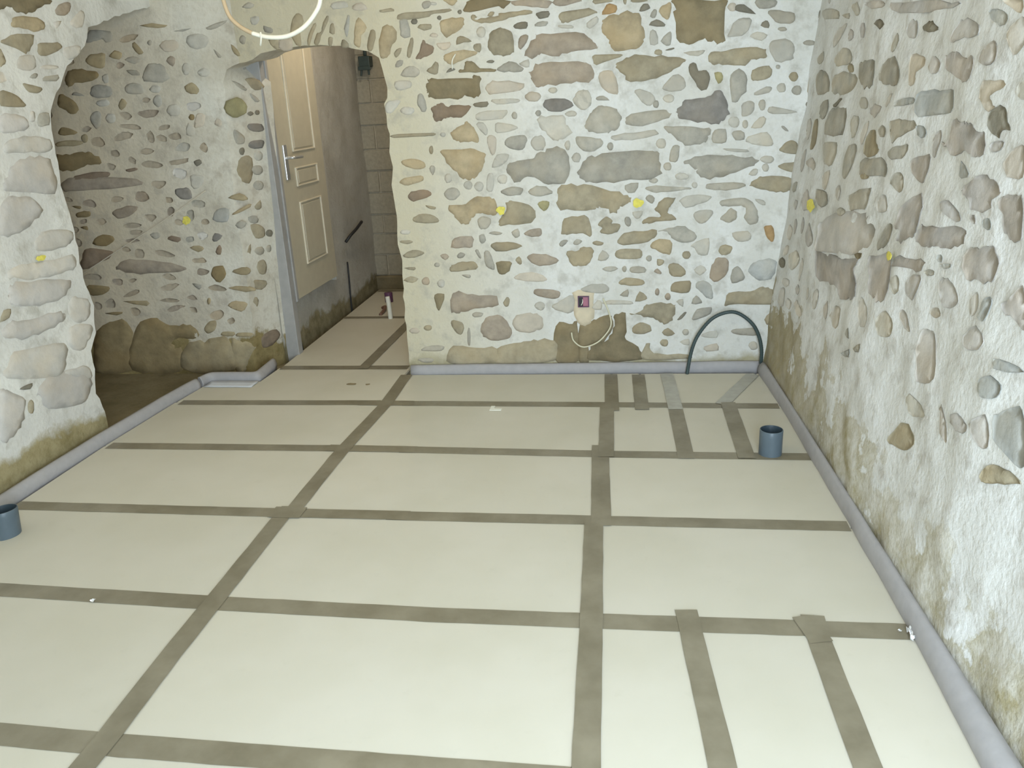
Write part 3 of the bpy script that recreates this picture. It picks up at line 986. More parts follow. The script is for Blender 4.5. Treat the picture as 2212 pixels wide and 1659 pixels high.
'right': '''
g 4310,1500 4301,1534 4188,1538 4092,1516 4054,1446 4222,1437
g 3993,1455 3988,1504 3841,1524 3714,1507 3680,1480 3765,1435 3924,1436
g 3673,1541 3607,1556 3489,1552 3449,1468 3542,1456 3638,1488
g 3385,1516 3340,1546 3249,1558 3172,1510 3156,1464 3264,1465 3378,1483
P 3110,1545 3069,1557 2968,1542 2961,1514 3013,1498 2995,1469 3052,1459
m 2906,1502 2911,1543 2857,1531 2836,1510 2861,1491
G 2811,1536 2744,1546 2721,1549 2644,1526 2593,1530 2568,1505 2589,1469 2624,1463 2689,1480 2789,1505
m 2808,1591 2776,1630 2729,1634 2619,1615 2588,1586 2701,1584 2769,1576
d 3077,1640 3023,1651 2970,1644 2927,1619 3036,1623
d 3532,1686 3486,1698 3421,1677 3464,1662
b 2556,1642 2480,1638 2428,1611 2451,1597 2504,1609
P 2486,1661 2387,1651 2371,1620 2429,1636
P 2505,1425 2497,1461 2451,1466 2384,1462 2374,1445 2427,1434 2432,1420 2396,1402 2422,1389 2483,1411
d 2418,1370 2403,1391 2369,1401 2340,1395 2323,1364 2296,1348 2342,1340 2353,1324 2402,1341
G 2698,1290 2649,1309 2657,1351 2620,1359 2555,1356 2517,1355 2448,1336 2419,1334 2400,1276 2450,1275 2512,1281 2605,1262 2634,1283
m 2765,1279 2767,1314 2730,1329 2713,1299 2720,1251 2751,1256
g 3151,1341 3043,1353 2934,1350 2914,1333 3021,1299 3087,1277 3123,1307
b 2914,1333 2865,1335 2833,1315 2863,1299
G 2915,1205 2904,1231 2778,1254 2749,1221 2778,1173 2844,1166
g 3040,1144 3023,1173 2971,1181 2945,1137 2967,1120
o 3406,1222 3393,1292 3291,1304 3251,1261 3211,1238 3314,1211
g 3404,1196 3184,1216 3107,1193 3112,1161 3312,1143 3385,1145
g 3642,1123 3643,1226 3521,1237 3508,1193 3551,1112
p 3989,1222 3810,1241 3767,1205 3803,1149 3938,1149
g 3958,1264 3964,1358 3800,1384 3736,1366 3728,1278
d 3928,1387 3839,1417 3810,1412 3887,1381
b 3137,1395 3103,1414 2977,1422 2967,1404 3080,1396
m 2287,1263 2262,1296 2205,1313 2165,1240 2242,1238
m 2388,1303 2362,1316 2315,1314 2330,1295 2366,1288
b 2521,1213 2528,1254 2444,1226 2473,1211
g 4664,1838 4584,1857 4445,1818 4442,1781 4557,1786
p 3929,1784 3834,1788 3763,1751 3814,1734
p 4377,1811 4145,1790 4079,1747 4326,1767
m 3732,1774 3529,1766 3460,1739 3612,1745
m 3398,1741 2864,1695 2845,1678 3236,1689
p 4050,1758 3945,1758 3930,1734
m 3680,1671 3678,1647 3713,1649 3751,1676 3746,1700 3710,1698
o 3726,1534 3732,1518 3774,1519 3811,1537 3796,1552 3753,1551
g 3109,1245 3034,1265 2951,1273 2989,1229 3089,1222
g 3165,1309 3171,1291 3212,1289 3247,1306 3234,1324 3192,1326
m 2545,1522 2529,1544 2479,1565 2442,1546 2443,1512 2506,1503
b 2945,1436 2805,1442 2700,1442 2682,1380 2905,1369
g 4144,1385 4040,1411 3987,1362 4061,1326
o 4200,1189 4223,1252 4202,1317 4139,1318 4127,1241 4157,1192
p 4042,1582 3889,1622 3750,1562 3943,1545
o 3262,1147 3277,1135 3331,1130 3371,1138 3344,1151 3290,1156
p 3480,1400 3491,1380 3551,1379 3601,1399 3577,1420 3517,1420
d 3103,1315 3104,1307 3118,1307 3132,1314 3128,1322 3114,1323
G 2469,1177 2461,1190 2379,1226 2287,1217 2249,1194 2288,1172 2288,1147 2378,1135 2409,1158
G 2941,1021 2920,1079 2836,1119 2754,1132 2718,1097 2723,1031 2740,1010 2805,980 2885,967 2872,1000 2932,1007
g 3057,913 3067,949 3013,1003 2956,1007 2950,960 2991,929
D 2715,1018 2695,1050 2658,1051 2430,1082 2404,1064 2431,1030 2502,1011 2554,1012 2599,997 2703,998
G 2381,1009 2365,1035 2288,1051 2226,1059 2190,1030 2200,977 2276,967 2331,961 2367,986
G 3138,851 3099,876 2903,922 2872,890 2836,850 2843,788 2905,753 2958,757 3043,767 3075,816
G 2866,899 2799,936 2718,939 2594,959 2599,937 2634,915 2713,914 2839,893
D 3815,769 3646,784 3248,844 3225,830 3249,798 3202,749 3186,703 3275,674 3379,657 3437,692 3605,670 3742,667
m 3817,890 3624,967 3284,1011 3146,992 3124,936 3166,894 3396,830 3800,777 3803,840
g 3451,1058 3247,1106 3226,1075 3252,1029 3386,1007 3446,1027
g 3591,971 3540,997 3441,995 3488,968
D 2249,1171 2229,1191 2166,1198 2138,1190 2093,1108 2150,1093 2209,1110 2221,1143
b 2495,983 2496,973 2512,970 2526,977 2522,988 2506,991
b 2499,963 2449,977 2436,969 2470,957
g 2524,936 2531,926 2559,920 2581,924 2568,935 2539,941
b 2268,1115 2273,1101 2301,1097 2326,1107 2315,1122 2287,1126
m 2580,1131 2529,1144 2444,1106 2467,1093 2540,1106
m 2718,837 2704,882 2603,911 2612,861 2648,823
b 2212,890 2212,928 2168,944 2159,916 2173,882 2206,879
G 2120,938 2088,958 2063,987 2035,999 1985,907 2057,922 2086,920
P 2436,836 2444,821 2483,810 2513,816 2496,834 2458,843
b 2076,812 2004,825 1940,823 1992,803 2054,794
m 2541,694 2536,751 2467,774 2416,732 2377,652 2499,609
g 3183,559 3157,590 3134,555
g 3049,539 2979,582 2983,546
b 3191,476 3098,524 3081,497
O 3588,835 3517,861 3494,827 3560,820
O 3283,851 3207,869 3217,841
D 2361,1114 2360,1103 2372,1102 2386,1111 2384,1122 2372,1124
d 4302,622 4308,597 4362,586 4412,601 4395,629 4340,639
g 3972,1022 3815,1028 3765,983 3908,961
m 2297,602 2272,601 2218,563 2204,526 2263,544
m 2210,604 2170,627 2108,619 2104,600 2160,583
m 2092,628 2033,678 1990,611 2027,597
b 1998,661 1992,694 1896,744 1837,634 1892,621 1971,634
b 2110,744 2059,771 2007,765 2012,730 2078,711
o 1990,530 1954,580 1879,596 1831,590 1887,559 1961,525
p 2550,544 2458,556 2375,542 2424,515 2501,496
o 2598,375 2535,451 2472,465 2418,441 2450,396 2557,364
''',
'left': '''
O 3363,1969 3685,2001 3609,1960 3518,1933 3452,1928 3410,1946 3350,1932
t 3401,1882 3431,1910 3572,1919 3611,1889 3559,1861 3466,1867 3403,1869
o 3321,1809 3422,1843 3531,1845 3492,1796 3445,1765 3413,1778 3337,1797
o 3534,1788 3558,1813 3670,1822 3687,1800 3578,1761 3535,1769
r 3702,1959 3754,1993 3814,1998 3781,1951 3712,1940
p 3668,1907 3728,1917 3683,1882
o 3296,1777 3306,1768 3314,1732 3287,1713 3274,1713
p 3520,1706 3549,1724 3644,1724 3623,1708
g 3518,1657 3541,1677 3630,1684 3613,1658
g 3433,1670 3469,1688 3490,1683 3469,1666
o 3380,1641 3409,1643 3500,1627 3478,1608 3411,1608
o 3238,1612 3305,1607 3367,1565 3355,1551 3219,1557
G 3206,1520 3295,1521 3351,1498 3340,1455 3249,1449 3182,1452
p 3367,1493 3392,1531 3416,1525 3399,1489
g 3414,1467 3440,1520 3505,1519 3485,1474
m 3175,1373 3204,1418 3349,1430 3471,1409 3453,1360 3290,1365
G 3162,1279 3229,1331 3355,1341 3443,1330 3451,1263 3423,1183 3140,1214 3133,1253
p 3374,1706 3405,1754 3501,1758 3475,1704
p 3692,1791 3775,1815 3835,1813 3815,1781 3728,1752
p 3796,1922 3883,1975 3912,1957 3875,1903 3804,1898
G 3080,1159 3146,1194 3267,1175 3328,1112 3244,1067 3135,1043 3043,1053
m 3240,991 3322,1029 3474,1001 3466,953 3419,939 3248,948
m 3032,868 3061,912 3277,901 3452,889 3450,835 3347,828 3165,840
G 3010,823 3060,847 3248,817 3398,784 3346,730 3213,718 3058,741 3001,780
o 2923,710 2957,751 2996,746 2979,715
G 2916,651 2958,695 3052,685 3257,663 3308,645 3289,616 3158,603 3013,613
p 3345,680 3404,705 3492,655 3462,593 3394,577 3340,619
m 3305,567 3368,578 3465,551 3458,506 3377,454 3294,485
m 2896,519 2961,566 3256,519 3247,448 3175,382 2882,477
p 3211,392 3344,383 3394,348 3387,303
G 3029,366 3120,406 3275,382 3393,319 3359,247 3285,214 3073,272 3037,325
d 2929,413 2959,418 3008,412 2986,393
G 2825,430 2866,431 2925,383 2940,345 2900,269 2826,240 2761,247
o 2985,311 2969,289 2950,297 2948,325 2968,346 2986,339
''',
'reveal': '''
g 4556,1653 4597,1640 4643,1609 4614,1603
o 4642,1658 4701,1664 4756,1619 4694,1601
g 4655,1583 4683,1576 4717,1544 4686,1538
d 4628,1477 4651,1489 4672,1475 4648,1463
D 4632,1419 4717,1415 4717,1375 4632,1387
D 4615,1311 4647,1328 4715,1323 4703,1284 4627,1287
g 4538,1393 4591,1357 4587,1319 4537,1323
d 4586,1274 4577,1256 4561,1258 4554,1277 4565,1294 4581,1293
o 4533,1175 4563,1243 4628,1231 4614,1107 4554,1107
g 4694,1158 4676,1136 4638,1140 4618,1166 4643,1187 4681,1183
g 4688,1071 4672,1049 4637,1053 4619,1079 4642,1100 4677,1096
p 4703,1238 4688,1214 4658,1217 4642,1243 4663,1266 4694,1263
d 4710,1480 4702,1468 4685,1469 4677,1481 4688,1493 4705,1492
o 4612,958 4653,987 4656,945 4625,936
g 4567,904 4621,902 4624,860 4578,868
o 4577,854 4652,835 4661,777 4598,774
d 4718,782 4705,765 4680,770 4667,790 4684,806 4709,802
o 4529,710 4564,746 4556,677
o 4513,502 4562,527 4646,501 4609,458
R 4558,152 4594,180 4653,193 4698,149 4642,97 4576,97
o 4524,399 4550,428 4575,400 4558,361
g 4649,687 4634,667 4603,673 4587,699 4608,718 4639,713
g 4702,692 4692,673 4672,677 4663,699 4677,717 4696,713
o 4654,586 4637,549 4605,556 4591,599 4614,635 4646,628
''',
'voussoir': '''
g -1951,1913 -1924,1905 -1898,1892 -1908,1875 -1949,1884
o -1931,1842 -1879,1839 -1879,1793 -1906,1800
P -1872,1838 -1795,1839 -1803,1788 -1866,1786
o -1796,1879 -1764,1950 -1723,1953 -1714,1919 -1743,1864 -1744,1807 -1772,1803 -1788,1839
o -1707,1805 -1697,1850 -1655,1903 -1642,1897 -1677,1843 -1693,1804
o -1668,1808 -1649,1852 -1620,1862 -1610,1889 -1577,1931 -1564,1925 -1590,1882 -1623,1839 -1642,1801
o -1571,1853 -1562,1891 -1542,1896 -1542,1845
o -1588,1797 -1580,1831 -1557,1829 -1570,1785
g -1486,1864 -1472,1896 -1458,1928 -1445,1922 -1460,1857 -1477,1824
o -1514,1776 -1505,1815 -1480,1807 -1470,1779
t -1435,1788 -1432,1844 -1400,1913 -1360,1872 -1369,1845 -1391,1830 -1404,1775
o -1366,1761 -1353,1816 -1329,1853 -1312,1830 -1332,1770 -1347,1749
p -1542,1990 -1469,1995 -1453,1966 -1539,1962
P -1426,1970 -1373,1982 -1344,1947 -1416,1947
g -2061,2012 -2022,2031 -1989,2018 -2013,2000
g -2294,1924 -2236,1943 -2164,1956 -2205,1930 -2269,1913
p -2021,1957 -1971,1960 -1984,1926 -2020,1923
''',
}


# ------------------------------------------------------------------ room shell
Z_TOP = 2.5
Y_REAR = -0.50
ARCH = [(-2.329, -0.06), (-2.297, 0.269), (-2.289, 0.555), (-2.292, 0.883), (-2.278, 1.197), (-2.26, 1.447), (-2.241, 1.648), (-2.22, 1.706), (-2.132, 1.734), (-2.043, 1.755), (-1.935, 1.792), (-1.781, 1.803), (-1.629, 1.803), (-1.496, 1.781), (-1.368, 1.751), (-1.304, 1.718), (-1.292, 1.673), (-1.285, 1.614), (-1.282, 1.569), (-1.277, 1.523), (-1.3, 1.494), (-1.292, 1.424), (-1.293, 1.338), (-1.303, 1.243), (-1.29, 1.166), (-1.304, 1.024), (-1.293, 0.949), (-1.3, 0.824), (-1.299, 0.747), (-1.291, 0.669), (-1.298, 0.538), (-1.295, 0.458), (-1.299, 0.295), (-1.301, 0.156), (-1.304, -0.06)]
rj = random.Random(4)
ARCH = [ARCH[0]] + [(x + rj.uniform(-.006, .006), z + rj.uniform(-.006, .006)) for x, z in resample(ARCH, 0.04)[1:-1] if z > -0.05] + [ARCH[-1]]
i_split = min(range(len(ARCH)), key=lambda i: abs(ARCH[i][0] + 2.13) + (0 if ARCH[i][1] > 1.6 else 9))
SPL = ARCH[i_split]
# wall_back: from above the left springing to the right hand corner
out_back = ARCH[i_split:] + [(0.98, -0.06), (0.98, Z_TOP), (SPL[0], Z_TOP)]
wall_back = wall_face('wall_back', out_back, S_back, 0.024, MORTAR_BACK)
tag(wall_back, kind='structure')
out_alc = [(-4.15, -0.06)] + ARCH[:i_split + 1] + [(SPL[0], Z_TOP), (-4.15, Z_TOP)]
wall_alcove = wall_face('wall_alcove', out_alc, S_back, 0.03, MORTAR_ALCOVE)
tag(wall_alcove, kind='structure')

# doorway reveals: left jamb, soffit, right jamb
JAMB_BACK = []
full = ARCH
rings = []
Y_IN = 4.80
for t in (0.0, 0.25, 0.5, 0.75, 1.0):
    ring = []
    for i, (x, z) in enumerate(full):
        y0 = YB(x) - fbm(x, z, 1)
        y = y0 + (Y_IN - y0) * t
        if x < -2.13 and z < 1.70:
            p = S_reveal(y, z)
            if t == 0:
                p = S_back(x, z)
            else:
                p = Vector((p.x, y, z))
        else:
            k = fbm(x * 3 + t * 2, z * 3, 20) * (1 if 0 < t else 0)
            p = Vector((x + k, y, z + k + (0.02 * t if z > 1.7 else 0)))
            if t == 0:
                p = S_back(x, z)
        ring.append(p)
    rings.append(ring)
reveal = loft('doorway_reveal', rings, MORTAR_ALCOVE, wall_alcove)

# left wall with the arched opening to the alcove at its far end
LEDGE = [(3.43, -0.06), (3.43, 0.025), (3.433, 0.111), (3.404, 0.22), (3.431, 0.33), (3.428, 0.425), (3.484, 0.502), (3.512, 0.634), (3.491, 0.776), (3.499, 0.994), (3.495, 1.08), (3.475, 1.209), (3.494, 1.31), (3.503, 1.45), (3.53, 1.529), (3.599, 1.608), (3.679, 1.699), (3.865, 1.817), (3.92, 1.902), (4.124, 1.959), (4.392, 2.026), (4.56, 2.06)]
LE = []
for i in range(len(LEDGE) - 1):
    a, b = Vector(LEDGE[i]), Vector(LEDGE[i + 1])
    k = max(1, int((b - a).length / 0.035))
    for t in range(k):
        LE.append(a.lerp(b, t / k))
LE.append(Vector(LEDGE[-1]))
LE = [(p[0] + rj.uniform(-.006, .006), p[1] + (rj.uniform(-.006, .006) if i else 0)) for i, p in enumerate(LE)]
out_left = [(Y_REAR, -0.06)] + LE + [(4.56, Z_TOP), (Y_REAR, Z_TOP)]
wall_left = wall_face('wall_left', out_left, S_left, 0.032, MORTAR_LEFT)
tag(wall_left, kind='structure')
rings = []
for j in range(16):
    x = -2.60 - j * 0.1
    rings.append([S_left(y, z) if j == 0 else Vector((x, y + fbm(x * 2, z * 2, 31) * 1.2 - 0.01, z + fbm(x * 2, y * 2, 33) * 1.5 + 0.01)) for y, z in LE])
loft('alcove_vault', rings, MORTAR_ALCOVE, wall_left)
link_mesh('alcove_end', [(-4.1, 3.2, -0.06), (-4.1, 4.7, -0.06), (-4.1, 4.7, Z_TOP), (-4.1, 3.2, Z_TOP)], [(0, 1, 2, 3)], MORTAR_ALCOVE, wall_left)

# right wall, leaning back slightly above its foot
vr, fr = [], []
ny, nz = 230, 112
for j in range(nz + 1):
    for i in range(ny + 1):
        u = Y_REAR + (4.62 - Y_REAR) * i / ny
        v = -0.06 + (Z_TOP + 0.06) * j / nz
        vr.append(S_right(u, v))
for j in range(nz):
    for i in range(ny):
        a = j * (ny + 1) + i
        fr.append((a, a + 1, a + ny + 2, a + ny + 1))
wall_right = tag(link_mesh('wall_right', vr, fr, MORTAR_RIGHT, smooth=True), kind='structure')

lay_stones('back', wall_back, seed=11)
lay_stones('voussoir', wall_back, name='voussoir', seed=12)
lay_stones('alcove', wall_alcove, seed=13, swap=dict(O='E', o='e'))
lay_stones('reveal', wall_alcove, seed=14)
lay_stones('left', wall_left, seed=15, swap=dict(G='m', m='q', p='q'))
lay_stones('right', wall_right, seed=16, proud=(0.004, 0.008), swap=dict(D='G'))
small_stones('right', wall_right, polys_of('right'), 1.2, 4.35, 0.45, 2.0, 120, 'qqmmp', 31, su=(0.03, 0.10), sv=(0.025, 0.06), allowed=lambda u, v: v > 1.25 - 0.2 * u)
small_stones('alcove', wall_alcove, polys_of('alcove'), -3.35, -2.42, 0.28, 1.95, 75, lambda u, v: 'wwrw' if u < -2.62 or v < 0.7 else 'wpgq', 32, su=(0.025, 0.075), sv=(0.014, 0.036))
small_stones('left', wall_left, polys_of('left'), 2.6, 3.42, 0.20, 2.0, 30, 'qqmp', 33, su=(0.02, 0.05), sv=(0.012, 0.03))

small_stones('left', wall_left, polys_of('left'), -0.3, 2.9, 0.22, 2.3, 80, 'mmqqGp', 34, su=(0.05, 0.17), sv=(0.03, 0.085))
small_stones('right', wall_right, polys_of('right'), -0.3, 1.2, 0.45, 2.3, 45, 'mmqqGp', 35, su=(0.04, 0.12), sv=(0.03, 0.08))

# rear wall with a doorway added for the daylight lamp, and the ceiling
bm = bmesh.new()
X0, X1 = -2.62, 1.25
for lo, hi in (((X0, Y_REAR - 0.3, -0.06), (-0.08, Y_REAR, Z_TOP)), ((0.88, Y_REAR - 0.3, -0.06), (X1, Y_REAR, Z_TOP)),
               ((-0.08, Y_REAR - 0.3, 2.15), (0.88, Y_REAR, Z_TOP))):
    box_bm(bm, lo, hi)
wall_rear = tag(bm_obj('wall_rear', bm, MORTAR_RIGHT), kind='structure')
ceiling = tag(box('ceiling', (-4.3, Y_REAR - 0.3, Z_TOP), (1.4, 7.0, Z_TOP + 0.1), PLASTER), kind='structure')

# passage beyond the doorway
pw = []
for j in range(26):
    for i in range(40):
        y, z = 4.70 + i * 0.052, -0.06 + j * 0.105
        pw.append((-2.205 + fbm(y, z, 41) * 1.2, y, z))
wall_passage = tag(link_mesh('wall_passage_left', pw, [(j * 40 + i, j * 40 + i + 1, (j + 1) * 40 + i + 1, (j + 1) * 40 + i) for j in range(25) for i in range(39)], CEMENT, smooth=True), kind='structure')
tag(box('wall_passage_right', (-1.2, 4.62, -0.06), (-1.08, 6.9, Z_TOP), CEMENT), kind='structure')
wall_end = tag(box('wall_passage_end', (-2.4, 6.72, -0.06), (-1.05, 6.9, Z_TOP), JOINT), kind='structure')
rb = random.Random(8)
zj = [0.10, 0.28, 0.459, 0.62, 0.801, 0.979, 1.149, 1.338, 1.509, 1.69, 1.87, 2.05, 2.23, 2.41]
for j in range(len(zj) - 1):
    x = -2.3 + (0.22 if j % 2 else 0.0) - 0.25
    while x < -1.2:
        a, b = max(x + 0.006, -2.215), min(x + 0.45 - 0.006, -1.2)
        if b - a > 0.04:
            bm = box_bm(bmesh.new(), (a, 6.705 + rb.uniform(-.004, .004), zj[j] + 0.006), (b, 6.76, zj[j + 1] - 0.006), 0.006)
            bm_obj('concrete_block', bm, BLOCK, wall_end)
        x += 0.45
bm = bmesh.new()
box_bm(bm, (-2.25, 6.68, -0.06), (-1.2, 6.75, 0.10))
bmesh.ops.subdivide_edges(bm, edges=bm.edges, cuts=8, use_grid_fill=True)
for v in bm.verts:
    v.co.y += fbm(v.co.x * 3, v.co.z * 3, 50) * 2
bm_obj('earth_footing', bm, CONCRETE, wall_end, smooth=True)

# ------------------------------------------------------------------ floor: slab, insulation boards, tape
floor = tag(box('floor', (-4.3, Y_REAR - 0.3, -0.14), (1.3, 6.95, -0.05), CONCRETE), kind='structure')


def prism(name, poly, z0, z1, mat, parent, bevel=0.004):
    bm = bmesh.new()
    vs = [bm.verts.new((x, y, z1)) for x, y in poly]
    f = bm.faces.new(vs)
    f.normal_update()
    if f.normal.z < 0:
        f.normal_flip()
    r = bmesh.ops.extrude_face_region(bm, geom=[f])
    for v in [g for g in r['geom'] if isinstance(g, bmesh.types.BMVert)]:
        v.co.z = z0
    top = [e for e in bm.edges if all(abs(v.co.z - z1) < 1e-6 for v in e.verts)]
    if bevel:
        bmesh.ops.bevel(bm, geom=top, offset=bevel, segments=2, affect='EDGES')
    return bm_obj(name, bm, mat, parent)


G = 0.0025
rows = [3.866, 3.270, 2.664, 2.062, 1.455, 0.855, 0.255, -0.345, -0.49]


def xr(y):   # inner face of the right hand foam strip
    pts = [(-1.6, 0.82), (1.4, 0.785), (2.0, 0.785), (2.7, 0.762), (3.24, 0.74), (3.82, 0.716), (4.4, 0.68)]
    for (a, b), (c, d) in zip(pts, pts[1:]):
        if y <= c:
            return b + (d - b) * (y - a) / (c - a)
    return 0.68


XA, XB, XL = -1.325, -0.128, -2.525
for k in range(len(rows) - 1):
    ya, yb = rows[k], rows[k + 1]
    prism('insulation_board', [(XL, yb + G), (XA - G, yb + G), (XA - G, ya - G), (XL + (0.03 if k == 0 else 0), ya - G)], -0.045, 0, BOARD, floor)
    prism('insulation_board', [(XA + G, yb + G), (XB - G, yb + G), (XB - G, ya - G), (XA + G, ya - G)], -0.045, 0, BOARD, floor)
    cuts = {0: [0.212, 0.468], 3: [0.178, 0.521]}.get(k, [])
    xs = [XB] + cuts + [None]
    for a, b in zip(xs, xs[1:]):
        b0, b1 = (xr(yb), xr(ya)) if b is None else (b - G, b - G)
        prism('insulation_board', [(a + G, yb + G), (b0, yb + G), (b1, ya - G), (a + G, ya - G)], -0.045, 0, BOARD, floor)
y0 = rows[0] + G
prism('insulation_board', [(-2.49, y0), (XA - G, y0), (XA - G + 0.01, 4.462), (-2.15, 4.462), (-2.16, 4.215), (-2.462, 4.215)], -0.045, 0, BOARD, floor)
prism('insulation_board', [(XA + G, y0), (XB - G, y0), (XB - G, 4.355), (-1.30, 4.335)], -0.045, 0, BOARD, floor)
for a, b in ((XB, 0.030), (0.030, 0.195)):
    prism('insulation_board', [(a + G, y0), (b - G, y0), (b - G, 4.36), (a + G, 4.355)], -0.045, 0, BOARD, floor)
prism('insulation_board', [(0.195 + G, y0), (0.44, y0), (0.655, 4.365), (0.195 + G, 4.36)], -0.045, 0, BOARD, floor)
prism('insulation_board', [(0.446, y0), (xr(y0), y0), (xr(4.34), 4.35), (0.662, 4.365)], -0.045, 0, BOARD, floor)
# passage
prism('insulation_board', [(-2.14, 4.468), (-1.612, 4.468), (-1.612, 5.66), (-2.155, 5.66)], -0.045, 0, BOARD, floor)
prism('insulation_board', [(-1.606, 4.468), (-1.32, 4.468), (-1.22, 4.84), (-1.22, 5.66), (-1.606, 5.66)], -0.045, 0, BOARD, floor)
prism('insulation_board', [(-2.155, 5.666), (-1.22, 5.666), (-1.22, 6.60), (-2.17, 6.60)], -0.045, 0, BOARD, floor)

rt = random.Random(21)


def tape(pts, width=0.070, layer=0, mat=None, parent=floor):
    P = [Vector((p[0], p[1])) for p in pts]
    path = [P[0]]
    for a, b in zip(P, P[1:]):
        n = max(1, int((b - a).length / 0.06))
        path += [a.lerp(b, (i + 1) / n) for i in range(n)]
    verts, faces = [], []
    for i, p in enumerate(path):
        t = (path[min(i + 1, len(path) - 1)] - path[max(i - 1, 0)]).normalized()
        nrm = Vector((-t.y, t.x))
        for k, s in enumerate((-1, -0.33, 0.33, 1)):
            q = p + nrm * s * (width / 2 + rt.uniform(-.001, .001))
            z = 0.0010 + layer * 0.0012 + (noise.noise((q.x * 14, q.y * 14, layer)) * 0.5 + 0.5) * 0.0009 * (1 if abs(s) < .5 else 0.4)
            verts.append((q.x, q.y, z))
    for i in range(len(path) - 1):
        for k in range(3):
            a = i * 4 + k
            faces.append((a, a + 1, a + 5, a + 4))
    o = link_mesh('tape_strip', verts, faces, mat or TAPE, parent, smooth=True)
    if o.data.polygons[0].normal.z < 0:
        o.data.flip_normals()
    return o


# cross joints first, long joints over them
tape([(-2.46, 3.860), (-1.336, 3.874)]); tape([(-1.44, 3.868), (-1.15, 3.867)], layer=1); tape([(-1.2, 3.868), (-0.10, 3.866)]); tape([(-0.16, 3.865), (0.70, 3.859)])
tape([(-2.50, 3.272), (-1.354, 3.280)]); tape([(-1.40, 3.282), (-0.98, 3.277)], layer=1); tape([(-1.05, 3.278), (-0.12, 3.260)]); tape([(-0.16, 3.259), (0.735, 3.263)])
tape([(-2.52, 2.662), (-1.32, 2.660)]); tape([(-1.40, 2.659), (-0.85, 2.664)], layer=1); tape([(-0.93, 2.662), (-0.12, 2.669)]); tape([(-0.16, 2.667), (0.75, 2.674)])
tape([(-2.52, 2.090), (-1.30, 2.060)], 0.074); tape([(-1.36, 2.060), (-0.62, 2.050), (-0.10, 2.056)], 0.074); tape([(-0.16, 2.055), (0.79, 2.072)], 0.074)
tape([(-2.52, 1.480), (-1.612, 1.462), (-1.25, 1.454), (-0.10, 1.452)], 0.074); tape([(-0.16, 1.452), (0.80, 1.46)], 0.074)
for y in rows[5:-1]:
    tape([(-2.52, y), (-0.10, y)]); tape([(-0.16, y), (0.80, y)])
tape([(-1.308, 4.325), (-1.292, 3.869), (-1.322, 3.233), (-1.321, 2.895), (-1.320, 2.640)], 0.068, 2)
tape([(-1.346, 2.710), (-1.345, 2.588), (-1.335, 2.075), (-1.331, 1.795), (-1.318, 1.492), (-1.316, -0.45)], 0.070, 2)
tape([(-1.40, 2.66), (-1.27, 2.66)], 0.085, 3)
tape([(-0.130, 4.335), (-0.109, 3.778)], 0.070, 2); tape([(-0.136, 3.841), (-0.120, 3.225)], 0.068, 3)
tape([(-0.150, 3.350), (-0.118, 2.625)], 0.074, 2); tape([(-0.146, 2.665), (-0.126, 2.075), (-0.109, 1.491), (-0.10, -0.45)], 0.068, 3)
tape([(0.155, 2.128), (0.204, 1.520), (0.206, 1.43)], 0.066, 2); tape([(0.520, 2.128), (0.516, 2.02), (0.528, 1.550), (0.53, 1.43)], 0.066, 2); tape([(0.492, 2.12), (0.52, 2.0)], 0.066, 3)
tape([(0.022, 4.330), (0.038, 3.793)], 0.070, 2); tape([(0.178, 4.345), (0.202, 3.796)], 0.070, 3, TAPE_CLEAR); tape([(0.200, 3.85), (0.220, 3.222)], 0.070, 2)
tape([(0.640, 4.340), (0.430, 3.875)], 0.068, 2, TAPE_CLEAR); tape([(0.462, 3.900), (0.471, 3.232)], 0.072, 3)
tape([(-2.135, 4.466), (-1.335, 4.470)], 0.072); tape([(-1.610, 4.44), (-1.605, 5.62)], 0.066, 2); tape([(-2.155, 5.663), (-1.24, 5.655)], 0.060); tape([(-2.16, 6.55), (-1.24, 6.55)], 0.06)


# ------------------------------------------------------------------ perimeter foam strips
def strip(name, foot, top, kind_name=None, sub=4):
    """foam upstand: foot line on the boards, top line against the wall, rounded over"""
    F = catmull(foot, sub); T = catmull(top, sub)
    rings = []
    for i, (a, b) in enumerate(zip(F, T)):
        d = Vector((b.x - a.x, b.y - a.y, 0))
        L = max(d.length, 1e-4)
        d /= L
        hgt = b.z
        w = noise.noise((a.x * 5, a.y * 5, 3.0)) * 0.004
        prof = [(0.004 + w, -0.045), (0.0 + w, 0.0), (-0.004 + w, 0.25 * hgt), (0.0 + w, 0.6 * hgt), (0.25 * L, 0.86 * hgt + w), (0.6 * L, hgt + w), (L, hgt + w * .5), (L + 0.01, 0.5 * hgt), (L + 0.01, -0.045)]
        rings.append([Vector((a.x, a.y, 0)) + d * o + Vector((0, 0, z)) for o, z in prof])
    o = loft(name, rings, FOAM, None, closed=True)
    bm = bmesh.new(); bm.from_mesh(o.data)
    n = len(rings[0])
    bm.verts.ensure_lookup_table()
    bm.faces.new([bm.verts[k] for k in range(n)])
    bm.faces.new([bm.verts[(len(rings) - 1) * n + k] for k in range(n)][::-1])
    bmesh.ops.recalc_face_normals(bm, faces=bm.faces)
    bm.to_mesh(o.data); bm.free()
    return tag(o, kind='structure')


